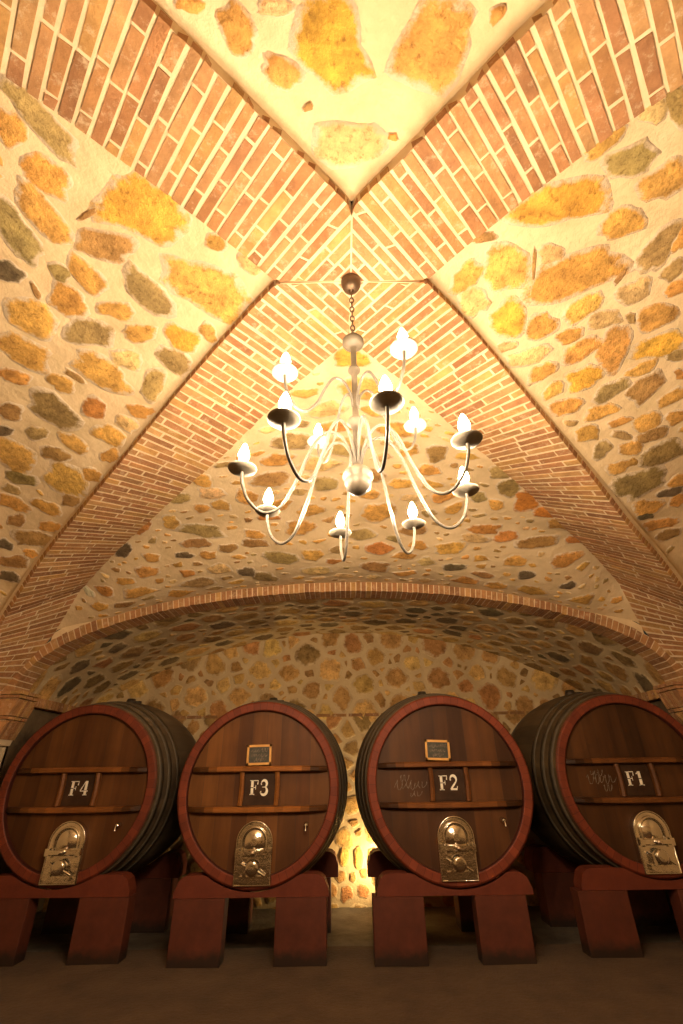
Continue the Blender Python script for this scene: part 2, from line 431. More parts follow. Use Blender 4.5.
def packed_bed(mb, mapper, A0, A1, B0, B1, inside, radii, tries, gap, stretch, palette, h, rnd, bed=None):
    """close-packed polygonal rubble: the power diagram of scattered centres, each cell drawn in by the joint"""
    seeds = []
    for r, tr in zip(radii, tries):
        for _ in range(tr):
            x, y = rnd.uniform(A0, A1) / stretch, rnd.uniform(B0, B1); rr = r * rnd.uniform(.85, 1.15)
            if not inside(x * stretch, y): continue
            if all((x - p[0]) ** 2 + (y - p[1]) ** 2 > ((rr + p[2]) * .93) ** 2 for p in seeds): seeds.append((x, y, rr))
    for (x, y, r) in seeds:
        R0 = r * 1.75; a0 = rnd.uniform(0, 6)
        poly = [(x + R0 * rnd.uniform(.8, 1.1) * math.cos(a0 + 2 * PI * k / 7), y + R0 * rnd.uniform(.8, 1.1) * math.sin(a0 + 2 * PI * k / 7)) for k in range(7)]
        g = gap * rnd.uniform(.7, 1.35)
        for (u, v, q) in seeds:
            dx, dy = u - x, v - y; d = math.hypot(dx, dy)
            if d < 1e-6 or d > r * 2 + q * 2.2 + .15: continue
            dx /= d; dy /= d; lim = (d * d + r * r - q * q) / (2 * d) - g / 2
            out = []
            for i in range(len(poly)):
                p, p2 = poly[i], poly[(i + 1) % len(poly)]
                s1 = (p[0] - x) * dx + (p[1] - y) * dy - lim; s2 = (p2[0] - x) * dx + (p2[1] - y) * dy - lim
                if s1 <= 0: out.append(p)
                if (s1 <= 0) != (s2 <= 0):
                    t = s1 / (s1 - s2); out.append((p[0] + (p2[0] - p[0]) * t, p[1] + (p2[1] - p[1]) * t))
            poly = out
            if len(poly) < 3: break
        if len(poly) < 3: continue
        cx = sum(p[0] for p in poly) / len(poly); cy = sum(p[1] for p in poly) / len(poly)
        sm = []                                   # knock the corners off, then roughen
        for i in range(len(poly)):
            p, p2 = poly[i], poly[(i + 1) % len(poly)]
            for t in (.13, .87): sm.append((lerp(p[0], p2[0], t), lerp(p[1], p2[1], t)))
        sm = [((px - cx) * stretch * (1 + rnd.uniform(-.05, .05)), (py - cy) * (1 + rnd.uniform(-.05, .05))) for px, py in sm]
        if bed is not None:                       # keep clear of the stones already set
            for k in (1.0, .9, .8, .7, .6, .5, .4, 0):
                q = [(u_ * k, v_ * k) for u_, v_ in sm]
                if k == 0: break
                cs = bed.cells(cx * stretch, cy, q, 1.0 + .008 / r)
                if bed.free(cs): break
            if k == 0: continue
            sm = q; bed.mark(bed.cells(cx * stretch, cy, sm, 1.0))
        add_stone(mb, mapper, cx * stretch, cy, sm, stone_tint(rnd.choice(palette)), h * rnd.uniform(.7, 1.3))
    return len(seeds)

# ------------------------------------------------------------------ stone webs between the ribs
def inv_table(fn, lo, hi, n=140):
    return [(fn(lo + (hi - lo) * i / n), lo + (hi - lo) * i / n) for i in range(n + 1)]
def lin(tab, x):
    if x <= tab[0][0]: return tab[0][1]
    for (x0, y0), (x1, y1) in zip(tab[:-1], tab[1:]):
        if x <= x1: return y0 + (y1 - y0) * (x - x0) / max(x1 - x0, 1e-9)
    return tab[-1][1]
class Web:
    """a curved web: plan coordinates a (across) and b (outwards from the crown)"""
    def __init__(s, ka, kb, side, smax, lift, ridge, axis, sign, k0, k1):
        s.axis, s.sign, s.lift, s.ridge, s.k0, s.k1 = axis, sign, lift, ridge, k0, k1
        s.ka, s.kb, s.side = ka, kb, side
        out = lambda p: sign * (p.y if axis == 'y' else p.x)
        s.inv = inv_table(lambda q: out(rib_edge(ka, side, q)), (.35 if side == 0 else .305), smax)
        s.invb = inv_table(lambda q: out(rib_edge(kb, side, q)), (.35 if side == 0 else .305), smax)
        s.b0, s.b1 = s.inv[0][0], min(s.inv[-1][0], s.invb[-1][0]); s.cache = {}; s.meet = sign > 0 and axis == 'y'
    def ends(s, b):
        k = round(b, 3)
        if k not in s.cache:
            A = rib_edge(s.ka, s.side, lin(s.inv, k)); B = rib_edge(s.kb, s.side, lin(s.invb, k))
            s.cache[k] = (A, B, interp(s.ridge, k))
        return s.cache[k]
    def z(s, a, b):
        A, B, c = s.ends(b)
        a_ = lambda p: p.x if s.axis == 'y' else p.y
        dd = a_(B) - a_(A)
        v = (a - a_(A)) / dd if abs(dd) > 1e-6 else 0.5; v = max(0, min(1, v))
        t = (b - s.b0) / (s.b1 - s.b0); k = lerp(s.k0, s.k1, max(0, min(1, t)))
        e = lerp(A.z, B.z, v) + s.lift
        mid = (A.z + B.z) / 2 + s.lift
        zz = e + max(0, c - mid) * (4 * v * (1 - v)) ** k
        if s.meet and b > 4.5:          # come down onto the back of the wall arch
            q = min(1, (b - 4.5) / 1.28); q = q * q * (3 - 2 * q)
            q *= min(1, 12 * v * (1 - v))
            zz = lerp(zz, 2.35 + 1.345 * math.sqrt(max(0, 1 - ((a - .04) / 4.13) ** 2)), q)
        return zz
    def point(s, a, b):
        zz = s.z(a, b)
        return Vector((a, s.sign * b, zz)) if s.axis == 'y' else Vector((s.sign * b, a, zz))
    def at(s, a, b):
        b = max(s.b0, min(s.b1, b)); e = 0.01
        p = s.point(a, b); d1 = s.point(a + e, b) - s.point(a - e, b)
        d2 = s.point(a, min(b + e, s.b1)) - s.point(a, max(b - e, s.b0))
        n = d1.cross(d2)
        if n.z > 0: n = -n
        return p, n.normalized()
    def inside(s, a, b, m=0.03):
        if b < s.b0 + .05 or b > s.b1 - .03: return False
        A, B, c = s.ends(b)
        la, lb = (A.x, B.x) if s.axis == 'y' else (A.y, B.y)
        if la > lb: la, lb = lb, la
        return la + m < a < lb - m
    def bed_mesh(s, mb):
        rows = []; nb = 46; na = 36
        for i in range(nb + 1):
            t = i / nb; b = lerp(s.b0, s.b1, t); A, B, c = s.ends(b)
            la, lb = (A.x, B.x) if s.axis == 'y' else (A.y, B.y)
            rows.append([s.point(lerp(la, lb, 0.5 - 0.5 * math.cos(PI * j / na)), b) for j in range(na + 1)])
        mb.grid(rows, 0, (1, 1, 1), True)
WEB = {
 'F': Web('FL', 'FR', 1, 5.45, 0.03, [(2.27, 4.27), (3.0, 4.25), (4.0, 4.11), (5.0, 3.88), (5.78, 3.705)], 'y', 1, 1.0, 0.62),
 'L': Web('NL', 'FL', 0, 6.0, 0.075, [(0.38, 4.30), (1.0, 4.31), (2.0, 4.22), (3.0, 4.05), (3.7, 3.88), (4.1, 3.76)], 'x', -1, 1.0, 0.55),
 'R': Web('NR', 'FR', 0, 6.0, 0.075, [(0.54, 4.30), (1.1, 4.30), (2.1, 4.21), (3.1, 4.04), (3.9, 3.88), (4.25, 3.76)], 'x', 1, 1.0, 0.55),
 'N': Web('NL', 'NR', 1, 5.45, 0.075, [(-1.36, 4.29), (-0.5, 4.28), (0.5, 4.12), (1.4, 3.9), (2.1, 3.75)], 'y', -1, 1.0, 0.6),
}
MANUAL = [   # stones that stand out: web, plan position, two half axes, tone
('L', 0.997, 1.457, 0.152, -0.078, 0.029, 0.058, 'g'), ('L', 1.013, 1.628, 0.075, -0.014, 0.025, 0.065, 'o'), ('L', 1.229, 1.564, 0.087, -0.08, 0.046, 0.063, 'o'),
('L', 1.409, 1.683, 0.161, -0.06, 0.037, 0.069, 'o'), ('L', 1.485, 1.876, 0.172, -0.011, 0.035, 0.086, 'g'), ('L', 1.709, 2.047, 0.052, -0.046, 0.043, 0.052, 'd'),
('L', 1.599, 1.414, 0.053, -0.145, 0.069, 0.05, 'b'), ('L', 1.774, 1.606, 0.102, -0.051, 0.045, 0.069, 'y'), ('L', 1.737, 1.756, 0.059, -0.017, 0.028, 0.051, 'g'),
('L', 1.917, 1.801, 0.082, -0.083, 0.066, 0.071, 'o'), ('L', 1.841, 1.958, 0.058, 0.001, 0.008, 0.02, 'b'), ('L', 2.018, 2.086, 0.114, -0.111, 0.08, 0.086, 'y'),
('L', 2.008, 1.519, 0.023, -0.104, 0.054, 0.029, 'y'), ('L', 1.427, 1.442, -0.025, -0.066, 0.014, -0.002, 'b'), ('L', 1.914, 1.265, 0.135, -0.105, 0.062, 0.076, 'g'),
('L', 1.421, 1.132, 0.108, -0.193, 0.11, 0.099, 'Y'), ('L', 1.61, 0.75, 0.022, -0.058, 0.043, 0.027, 'o'), ('L', 1.897, 0.869, 0.129, -0.247, 0.112, 0.08, 'y'),
('L', 1.742, 0.563, 0.046, -0.06, 0.037, 0.035, 't'), ('L', 2.18, 1.419, 0.019, -0.105, 0.057, 0.026, 'y'), ('L', 2.234, 1.13, 0.048, -0.102, 0.07, 0.044, 'Y'),
('L', 2.2, 0.934, 0.069, -0.024, 0.026, 0.05, 'y'), ('L', 2.372, 1.581, 0.024, -0.1, 0.069, 0.034, 't'), ('L', 2.399, 1.242, 0.081, -0.1, 0.06, 0.051, 'g'),
('L', 2.596, 1.462, -0.125, -0.082, 0.032, -0.063, 'g'), ('L', 2.817, 1.637, 0.031, -0.084, 0.06, 0.035, 'o'), ('L', 2.261, 2.26, 0.109, -0.116, 0.08, 0.079, 'o'),
('L', 2.158, 1.759, 0.054, -0.13, 0.083, 0.058, 'g'), ('L', 2.474, 1.806, 0.162, -0.141, 0.079, 0.081, 'y'), ('L', 2.485, 2.013, 0.06, -0.048, 0.02, 0.021, 'b'),
('L', 2.537, 2.142, 0.058, -0.067, 0.06, 0.054, 'o'), ('L', 2.445, 2.44, 0.043, -0.096, 0.055, 0.041, 'o'), ('L', 2.776, 2.314, 0.151, -0.125, 0.094, 0.094, 'G'),
('L', 2.777, 1.994, 0.035, -0.086, 0.08, 0.052, 'r'), ('L', 2.925, 1.781, 0.057, -0.067, 0.048, 0.042, 't'), ('L', 3.037, 1.974, 0.074, -0.092, 0.069, 0.058, 'y'),
('L', 2.754, 2.646, 0.056, -0.07, 0.07, 0.061, 'b'), ('L', 2.946, 2.813, 0.017, -0.071, 0.05, 0.033, 'd'), ('L', 2.989, 2.558, 0.025, -0.068, 0.069, 0.046, 'g'),
('L', 3.112, 2.305, 0.093, -0.085, 0.054, 0.05, 'y'), ('L', 3.22, 2.52, 0.045, -0.097, 0.072, 0.05, 'b'), ('L', 3.223, 2.87, 0.149, -0.097, 0.112, 0.114, 'y'),
('L', 3.236, 2.04, -0.038, -0.099, 0.056, 0.002, 'o'), ('L', 3.481, 2.949, 0.047, -0.108, 0.069, 0.049, 'G'), ('L', 3.502, 2.552, 0.113, -0.153, 0.126, 0.104, 'y'),
('L', 3.451, 2.287, 0.013, -0.087, 0.064, 0.035, 'o'), ('L', 3.605, 3.106, 0.053, -0.057, 0.044, 0.036, 'g'), ('L', 3.744, 2.619, 0.007, -0.076, 0.071, 0.041, 'b'),
('L', 3.775, 3.177, 0.093, -0.11, 0.066, 0.051, 'o'), ('L', 3.846, 2.895, 0.06, -0.112, 0.07, 0.053, 'o'), ('L', 3.984, 3.254, 0.035, -0.067, 0.07, 0.045, 'b'),
('L', 4.077, 2.969, 0.007, -0.112, 0.06, 0.033, 'o'), ('L', 4.21, 3.204, 0.034, -0.178, 0.082, 0.042, 'b'), ('L', 4.247, 3.498, 0.055, -0.044, 0.05, 0.045, 'd'),
('L', 4.46, 3.526, 0.026, -0.154, 0.07, 0.033, 'b'), ('L', 4.388, 3.299, 0.01, -0.08, 0.042, 0.02, 'o'), ('L', 4.627, 3.63, 0.03, -0.093, 0.054, 0.037, 'd'),
('N', -0.418, -0.678, 0.04, -0.067, -0.061, -0.023, 'o'), ('N', -0.249, -0.611, 0.065, -0.009, -0.01, -0.026, 't'), ('N', -0.245, -0.817, 0.083, -0.039, -0.035, -0.039, 'o'),
('N', -0.009, -0.737, 0.061, -0.128, -0.138, -0.035, 'Y'), ('N', -0.135, -0.946, 0.026, 0.011, 0.009, -0.013, 'b'), ('N', 0.055, -1.097, 0.174, -0.013, -0.009, -0.085, 't'),
('N', 0.436, -0.742, 0.073, 0.151, 0.12, -0.04, 'o'), ('N', 0.287, -1.066, 0.025, -0.0, 0.001, -0.016, 'r'), ('N', -0.607, -0.594, 0.05, -0.014, -0.02, -0.024, 'o'),
('R', 1.415, 1.287, -0.056, 0.245, 0.101, 0.063, 'O'), ('R', 1.597, 0.89, -0.014, 0.074, 0.028, 0.012, 'b'), ('R', 1.783, 1.09, -0.042, 0.143, 0.119, 0.067, 'y'),
('R', 1.839, 0.838, -0.079, 0.078, 0.054, 0.058, 'y'), ('R', 2.008, 0.922, -0.039, 0.094, 0.079, 0.046, 't'), ('R', 2.119, 1.196, -0.095, 0.08, 0.083, 0.094, 'Y'),
('R', 1.754, 1.252, 0.096, 0.023, -0.001, -0.013, 'b'), ('R', 1.691, 1.337, -0.028, 0.065, 0.049, 0.037, 't'), ('R', 1.826, 1.512, -0.143, 0.247, 0.094, 0.08, 'o'),
('R', 1.117, 1.393, -0.061, 0.07, 0.032, 0.042, 'y'), ('R', 1.194, 1.571, -0.062, 0.083, 0.054, 0.064, 'g'), ('R', 0.977, 1.563, -0.052, 0.005, 0.025, 0.069, 't'),
('R', 0.943, 1.646, 0.088, 0.119, 0.027, -0.035, 'g'), ('R', 1.285, 1.793, -0.077, 0.072, 0.053, 0.073, 'o'), ('R', 1.504, 1.68, -0.059, 0.095, 0.057, 0.057, 'o'),
('R', 1.637, 1.956, -0.149, 0.024, 0.033, 0.071, 'g'), ('R', 2.025, 1.662, -0.09, 0.085, 0.048, 0.053, 'y'), ('R', 1.904, 1.941, -0.043, 0.081, 0.059, 0.051, 't'),
('R', 1.755, 2.104, -0.068, 0.016, 0.024, 0.046, 'g'), ('R', 1.863, 2.189, -0.043, 0.054, 0.033, 0.034, 'o'), ('R', 2.094, 1.838, -0.021, 0.097, 0.055, 0.031, 't'),
('R', 2.061, 2.161, -0.063, 0.08, 0.071, 0.07, 'o'), ('R', 2.077, 2.011, -0.002, 0.032, 0.035, 0.017, 'g'), ('R', 1.808, 1.813, -0.053, 0.011, 0.01, 0.02, 'b'),
('R', 1.575, 2.049, -0.064, -0.0, 0.015, 0.038, 'o'), ('R', 2.166, 1.432, -0.08, 0.065, 0.058, 0.068, 'o'), ('R', 2.217, 1.653, -0.04, 0.084, 0.04, 0.029, 'o'),
('R', 2.313, 1.233, -0.017, 0.066, 0.036, 0.016, 't'), ('R', 2.38, 1.411, -0.049, 0.141, 0.051, 0.028, 't'), ('R', 2.325, 1.771, -0.088, 0.12, 0.053, 0.046, 'o'),
('R', 2.5, 1.544, -0.052, 0.087, 0.049, 0.037, 'o'), ('R', 2.541, 1.868, -0.052, 0.101, 0.082, 0.059, 'Y'), ('R', 2.643, 1.673, -0.045, 0.06, 0.043, 0.037, 'y'),
('R', 2.774, 1.818, -0.024, 0.118, 0.067, 0.033, 'o'), ('R', 2.819, 2.105, -0.056, 0.096, 0.055, 0.042, 'y'), ('R', 2.918, 1.906, 0.0, 0.05, 0.026, 0.009, 'g'),
('R', 2.306, 1.999, -0.152, 0.015, 0.048, 0.107, 'o'), ('R', 2.255, 2.287, -0.088, 0.126, 0.072, 0.065, 'Y'), ('R', 2.437, 2.258, -0.069, 0.067, 0.038, 0.04, 'y'),
('R', 2.594, 2.353, -0.121, 0.071, 0.056, 0.068, 'b'), ('R', 2.63, 2.115, -0.085, 0.099, 0.05, 0.046, 'g'), ('R', 2.318, 2.443, -0.02, 0.057, 0.043, 0.03, 'g'),
('R', 2.462, 2.541, -0.003, 0.041, 0.039, 0.021, 'o'), ('R', 2.654, 2.584, -0.074, 0.057, 0.041, 0.045, 'y'), ('R', 2.884, 2.504, -0.061, 0.089, 0.057, 0.048, 'y'),
('R', 2.827, 2.704, -0.046, 0.054, 0.047, 0.044, 'y'), ('R', 2.898, 2.287, -0.042, 0.073, 0.032, 0.024, 'o'), ('R', 3.005, 2.068, -0.018, 0.092, 0.061, 0.032, 'o'),
('R', 3.0, 2.598, -0.044, 0.105, 0.053, 0.037, 'b'), ('R', 3.014, 2.352, 0.01, 0.076, 0.036, 0.009, 'g'), ('R', 3.129, 2.482, -0.026, 0.096, 0.056, 0.033, 'o'),
('R', 3.148, 2.246, -0.066, 0.047, 0.047, 0.055, 'g'), ('R', 3.175, 2.784, -0.104, 0.124, 0.083, 0.078, 'G'), ('R', 3.311, 2.453, -0.05, 0.075, 0.051, 0.042, 'y'),
('R', 3.473, 2.708, -0.081, 0.189, 0.111, 0.086, 'G'), ('R', 3.26, 2.546, -0.001, 0.043, 0.038, 0.016, 'o'), ('R', 3.619, 3.066, -0.008, 0.121, 0.049, 0.032, 'd'),
('R', 3.751, 2.9, 0.008, 0.146, 0.095, 0.057, 'o'), ('R', 3.849, 2.922, 0.019, 0.093, 0.036, 0.019, 'd'), ('R', 3.985, 3.155, 0.001, 0.168, 0.062, 0.04, 'o'),
('R', 3.727, 3.191, -0.024, 0.062, 0.073, 0.058, 'o'), ('R', 4.134, 3.299, -0.026, 0.11, 0.06, 0.045, 'b'), ('R', 3.497, 3.07, -0.036, 0.088, 0.058, 0.047, 'o'),
('F', -1.382, 3.707, 0.094, 0.094, -0.04, 0.102, 'y'), ('F', -1.654, 3.975, 0.079, 0.033, -0.027, 0.089, 'g'), ('F', -2.186, 4.396, 0.1, -0.041, -0.016, 0.116, 'r'),
('F', -2.532, 4.79, 0.094, -0.072, 0.027, 0.083, 'd'), ('F', -1.592, 4.598, 0.222, 0.058, -0.027, 0.093, 'g'), ('F', -1.334, 3.977, 0.129, 0.051, -0.024, 0.082, 't'),
('F', -1.291, 4.195, 0.084, 0.043, -0.028, 0.083, 'y'), ('F', -1.495, 4.21, 0.08, 0.018, -0.018, 0.072, 'o'), ('F', -1.878, 4.396, 0.078, 0.055, -0.046, 0.111, 'y'),
('F', -1.701, 4.779, 0.148, 0.006, -0.013, 0.071, 'b'), ('F', -1.026, 4.843, 0.14, 0.01, -0.008, 0.058, 'b'), ('F', -1.02, 4.714, 0.112, 0.022, -0.012, 0.057, 'o'),
('F', -0.999, 4.106, 0.087, 0.07, -0.043, 0.102, 'o'), ('F', -0.746, 5.101, 0.19, 0.04, -0.017, 0.103, 'g'), ('F', -1.601, 4.966, 0.093, 0.01, -0.012, 0.059, 'o'),
('F', -1.875, 4.931, 0.101, 0.014, -0.01, 0.042, 'd'), ('F', -1.35, 4.888, 0.104, 0.01, -0.01, 0.058, 'b'), ('F', -1.194, 5.319, 0.109, 0.018, -0.014, 0.084, 'd'),
('F', -0.991, 5.472, 0.144, 0.055, -0.019, 0.102, 'g'), ('F', -2.35, 5.1, 0.138, -0.002, -0.01, 0.071, 'o'), ('F', -0.354, 5.075, 0.134, 0.007, -0.005, 0.085, 'y'),
('F', -0.158, 3.99, 0.125, 0.008, -0.003, 0.088, 'g'), ('F', -0.481, 4.645, 0.161, 0.008, -0.008, 0.102, 'o'), ('F', -3.165, 5.39, 0.066, 0.034, -0.015, 0.042, 'w'),
('F', 1.574, 3.73, 0.09, -0.048, 0.035, 0.101, 'g'), ('F', 1.732, 3.968, 0.075, -0.111, 0.07, 0.119, 'G'), ('F', 1.963, 4.155, 0.112, -0.062, 0.059, 0.138, 'R'),
('F', 2.203, 4.298, 0.096, -0.016, 0.028, 0.099, 'R'), ('F', 1.652, 4.67, 0.169, -0.009, 0.015, 0.074, 'r'), ('F', 1.911, 4.756, 0.131, -0.025, 0.02, 0.069, 'r'),
('F', 2.289, 4.808, 0.215, -0.046, 0.027, 0.08, 'b'), ('F', 2.697, 4.747, 0.117, -0.004, 0.014, 0.06, 'r'), ('F', 2.405, 4.456, 0.101, -0.012, 0.043, 0.126, 'o'),
('F', 1.676, 4.257, 0.083, -0.008, 0.017, 0.073, 'y'), ('F', 1.476, 4.17, 0.069, -0.048, 0.033, 0.068, 'g'), ('F', 0.929, 3.542, 0.093, -0.011, 0.019, 0.113, 'b'),
('F', 0.89, 3.793, 0.12, -0.006, 0.011, 0.074, 'o'), ('F', 0.409, 4.437, 0.174, -0.043, 0.025, 0.142, 'o'), ('F', 1.242, 4.353, 0.093, -0.058, 0.031, 0.072, 'o'),
('F', 0.648, 3.508, 0.086, -0.005, 0.012, 0.109, 'o'), ('F', 0.425, 5.327, 0.163, -0.002, 0.006, 0.112, 'b'), ('F', 1.293, 4.961, 0.186, -0.028, 0.016, 0.074, 'y'),
('F', 1.562, 4.805, 0.176, 0.01, 0.006, 0.056, 't'), ('F', 2.266, 5.283, 0.091, -0.018, 0.017, 0.067, 'd'), ('F', 2.779, 5.346, 0.082, -0.035, 0.018, 0.047, 'd'),
('F', 1.39, 5.269, 0.145, -0.016, 0.009, 0.056, 'd'), ('F', 2.089, 5.089, 0.138, -0.016, 0.016, 0.071, 'y'), ('F', 0.09, 2.458, 0.138, 0.001, 0.001, 0.087, 'O'),
]

def affine_outline(ax, ay, bx, by):
    return [(u * ax + v * bx, u * ay + v * by) for u, v in outline(1.0, 1.0, 0.0)]
webs = MB(); webs.fixn = False
for key, web in WEB.items():
    web.bed_mesh(webs)
    A, B, _ = web.ends(web.b1)
    lo, hi = ((A.x, B.x) if web.axis == 'y' else (A.y, B.y))
    lo, hi = min(lo, hi), max(lo, hi)
    bed = Bed(lo, hi, web.b0, web.b1, web.inside)
    if key == 'F':                 # close the wedge between web and arch
        ys = web.b1 + .004; q_ = [lerp(lo, hi, i / 60) for i in range(61)]
        webs.grid([[Vector((x, ys, web.z(x, web.b1) + .01)) for x in q_], [Vector((x, ys, min(web.z(x, web.b1), 2.34 + 1.345 * math.sqrt(max(0, 1 - ((x - .04) / 4.13) ** 2))) - .03)) for x in q_]], 0, (1, 1, 1), False)
    for (kk, a, b, ax, ay, bx, by, col) in MANUAL:
        if kk != key: continue
        poly = affine_outline(ax * 1.22, ay * 1.22, bx * 1.27, by * 1.27)
        bed.mark(bed.cells(a, b, poly, 1.05))
        add_stone(webs, web.at, a, b, poly, stone_tint(col), 0.010)
    free_at = lambda u, v: web.inside(u, v) and bed.free([(int((u - bed.a0) / bed.res), int((v - bed.b0) / bed.res))])
    if key == 'F':
        packed_bed(webs, web.at, lo, hi, web.b0, web.b1, free_at, (.13, .105, .085, .065, .045), (500, 1500, 2000, 2000, 1500), .030, 1.75, 'yogbytgbotryo', .010, R, bed)
        fill_bed(webs, bed, web.at, (.06, .04), 'yogbyt', (4000, 6000), (1.3, 2.2), 0.0, 0.3, 0.96, 0.010)
    else:
        packed_bed(webs, web.at, lo, hi, web.b0, web.b1, free_at, (.15, .12, .095, .07, .05), (300, 900, 1500, 1800, 1800), .065, 1.5, 'yogybotgo', .010, R, bed)
        fill_bed(webs, bed, web.at, (.07, .045), 'yogybo', (2500, 3500), (1.2, 2.4), -0.3 if key in 'LR' else 0, 0.6, 1.0, 0.010)
ceil = webs.build('ceiling', [MT['mortar'], MT['stone']])
tag(ceil, 'groin vault of rubble stone in pale mortar between the four brick ribs', 'vault ceiling', kind='structure')

# ------------------------------------------------------------------ wall arch, alcove vault, back wall
AX, AA, AR, AZ = 0.04, 4.0, 1.21, 2.36      # centre, half span, rise and springing of the wall arch
YA0, YA1, YB = 5.77, 6.06, 7.80
def ell(th, a, r): return Vector((AX - a * math.cos(th), 0, AZ + r * math.sin(th)))
arch = MB()
L, prev, tab = 0.0, ell(0, AA, AR), [(0.0, 0.0)]
for i in range(1, 801):
    th = PI * i / 800; p = ell(th, AA, AR); L += (p - prev).length; tab.append((L, th)); prev = p
def arch_frame(d):
    th = lin(tab, d); p = ell(th, AA, AR)
    n = Vector((-math.cos(th) / AA, 0, math.sin(th) / AR)).normalized()
    return p, n
nb_ = int(L / 0.0685); rows = []
for i in range(241):
    p, n = arch_frame(L * i / 240)
    rows.append([p + n * .14 + Vector((0, YA0 + .006, 0)), p + n * .006 + Vector((0, YA0 + .006, 0)), p + n * .006 + Vector((0, YA1, 0)), p + n * .14 + Vector((0, YA1, 0))])
arch.grid(rows, 0, (1, 1, 1), False)
for i in range(nb_):
    d0 = L * i / nb_ + 0.006; d1 = L * (i + 1) / nb_ - 0.006
    (p0, n0), (p1, n1) = arch_frame(d0), arch_frame(d1)
    j, hh = R.uniform(-.004, .004), 0.135 + R.uniform(-.008, .008)
    y0, y1 = YA0 + j, YA1 + .004
    sk = Vector((0, 0, 0))
    P = [p0 - n0 * j, p1 - n1 * j, p1 - n1 * j, p0 - n0 * j]
    Q = [p0 + n0 * hh, p1 + n1 * hh, p1 + n1 * hh, p0 + n0 * hh]
    ys = (y0, y0, y1, y1)
    arch.hexa([p + Vector((0, y, 0)) for p, y in zip(P, ys)] + [p + Vector((0, y, 0)) for p, y in zip(Q, ys)], 1, brick_tint(0.95))
tag(arch.build('trim_5', [MT['rib_mortar'], MT['brick']]), 'flat brick arch across the mouth of the alcove above the casks', 'brick arch', kind='structure')

# alcove vault behind the arch
VA, VR, VZ = 4.06, 1.25, 2.34
def alc(th, y):
    t = (y - YA1) / (YB - YA1)
    e = lerp(1.0, 1.6, t); r = lerp(VR, 1.21, t)
    return Vector((AX - lerp(VA, 4.02, t) * math.cos(th), y, VZ + r * abs(math.sin(th)) ** e))
LA, prev, tabA = 0.0, alc(0, 6.9), [(0.0, 0.0)]
for i in range(1, 401):
    th = PI * i / 400; p = alc(th, 6.9); LA += (p - prev).length; tabA.append((LA, th)); prev = p
def alc_at(a, b):
    b = max(YA1, min(YB, b)); a = max(0.0, min(LA, a))
    th = lin(tabA, a); p = alc(th, b)
    d1 = alc(min(th + .01, PI), b) - alc(max(th - .01, 0), b); d2 = alc(th, min(b + .02, YB)) - alc(th, max(b - .02, YA1))
    n = d1.cross(d2).normalized()
    if n.dot(Vector((AX, 6.9, 2.0)) - p) < 0: n = -n
    return p, n
alm = MB(); alm.fixn = False
alm.grid([[alc(PI * i / 90, lerp(YA1 - .02, YB + .05, j / 8) if j else YA1 - .02) for j in range(9)] for i in range(91)], 0, (1, 1, 1), True)
bedA = Bed(0, LA, YA1, YB, lambda a, b: .03 < a < LA - .03 and YA1 + .02 < b < YB - .02)
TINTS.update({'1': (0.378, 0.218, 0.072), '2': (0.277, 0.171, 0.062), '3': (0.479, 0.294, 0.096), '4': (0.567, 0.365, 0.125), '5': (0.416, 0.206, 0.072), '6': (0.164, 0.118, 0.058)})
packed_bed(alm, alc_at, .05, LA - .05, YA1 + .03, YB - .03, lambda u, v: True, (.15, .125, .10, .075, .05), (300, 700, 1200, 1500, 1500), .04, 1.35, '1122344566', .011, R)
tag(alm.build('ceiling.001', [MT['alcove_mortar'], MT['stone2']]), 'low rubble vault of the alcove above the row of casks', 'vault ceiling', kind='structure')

def top_back(x):
    c = max(-1, min(1, (AX - x) / 4.02)); s_ = math.sqrt(max(0, 1 - c * c)); return VZ + 1.21 * s_ ** 1.6
bw = MB(); bw.fixn = False
NXB = 120
bw.grid([[Vector((lerp(-4.12, 4.2, i / NXB), YB, lerp(-.15, max(top_back(lerp(-4.12, 4.2, i / NXB)), VZ) + .06, j / 30))) for j in range(31)] for i in range(NXB + 1)], 0, (1, 1, 1), True)
bfn = lambda a, b: (Vector((a, YB, b)), Vector((0, -1, 0)))
# the squared blocks standing on end low on the wall between the two middle casks
for (a, b, rx, ry, c) in ((-.03, .47, .085, .13, 'y'), (0.17, .45, .08, .14, 'y'), (0.36, .46, .07, .12, 'o')):
    poly = outline(rx, ry, 0, rough=.06); add_stone(bw, bfn, a, b, poly, stone_tint(c), 0.02)
for ch_, z0_, z1_ in ((1, 2.33, 3.6), (0, -.13, 2.2)):
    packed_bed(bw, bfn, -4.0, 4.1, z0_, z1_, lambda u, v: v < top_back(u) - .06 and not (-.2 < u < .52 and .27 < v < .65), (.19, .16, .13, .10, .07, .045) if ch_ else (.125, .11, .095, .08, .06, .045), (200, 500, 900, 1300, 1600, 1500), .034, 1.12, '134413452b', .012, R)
tag(bw.build('wall_back', [MT['alcove_mortar'], MT['stone2']]), 'rubble stone back wall of the alcove seen above and between the casks', 'wall', kind='structure')

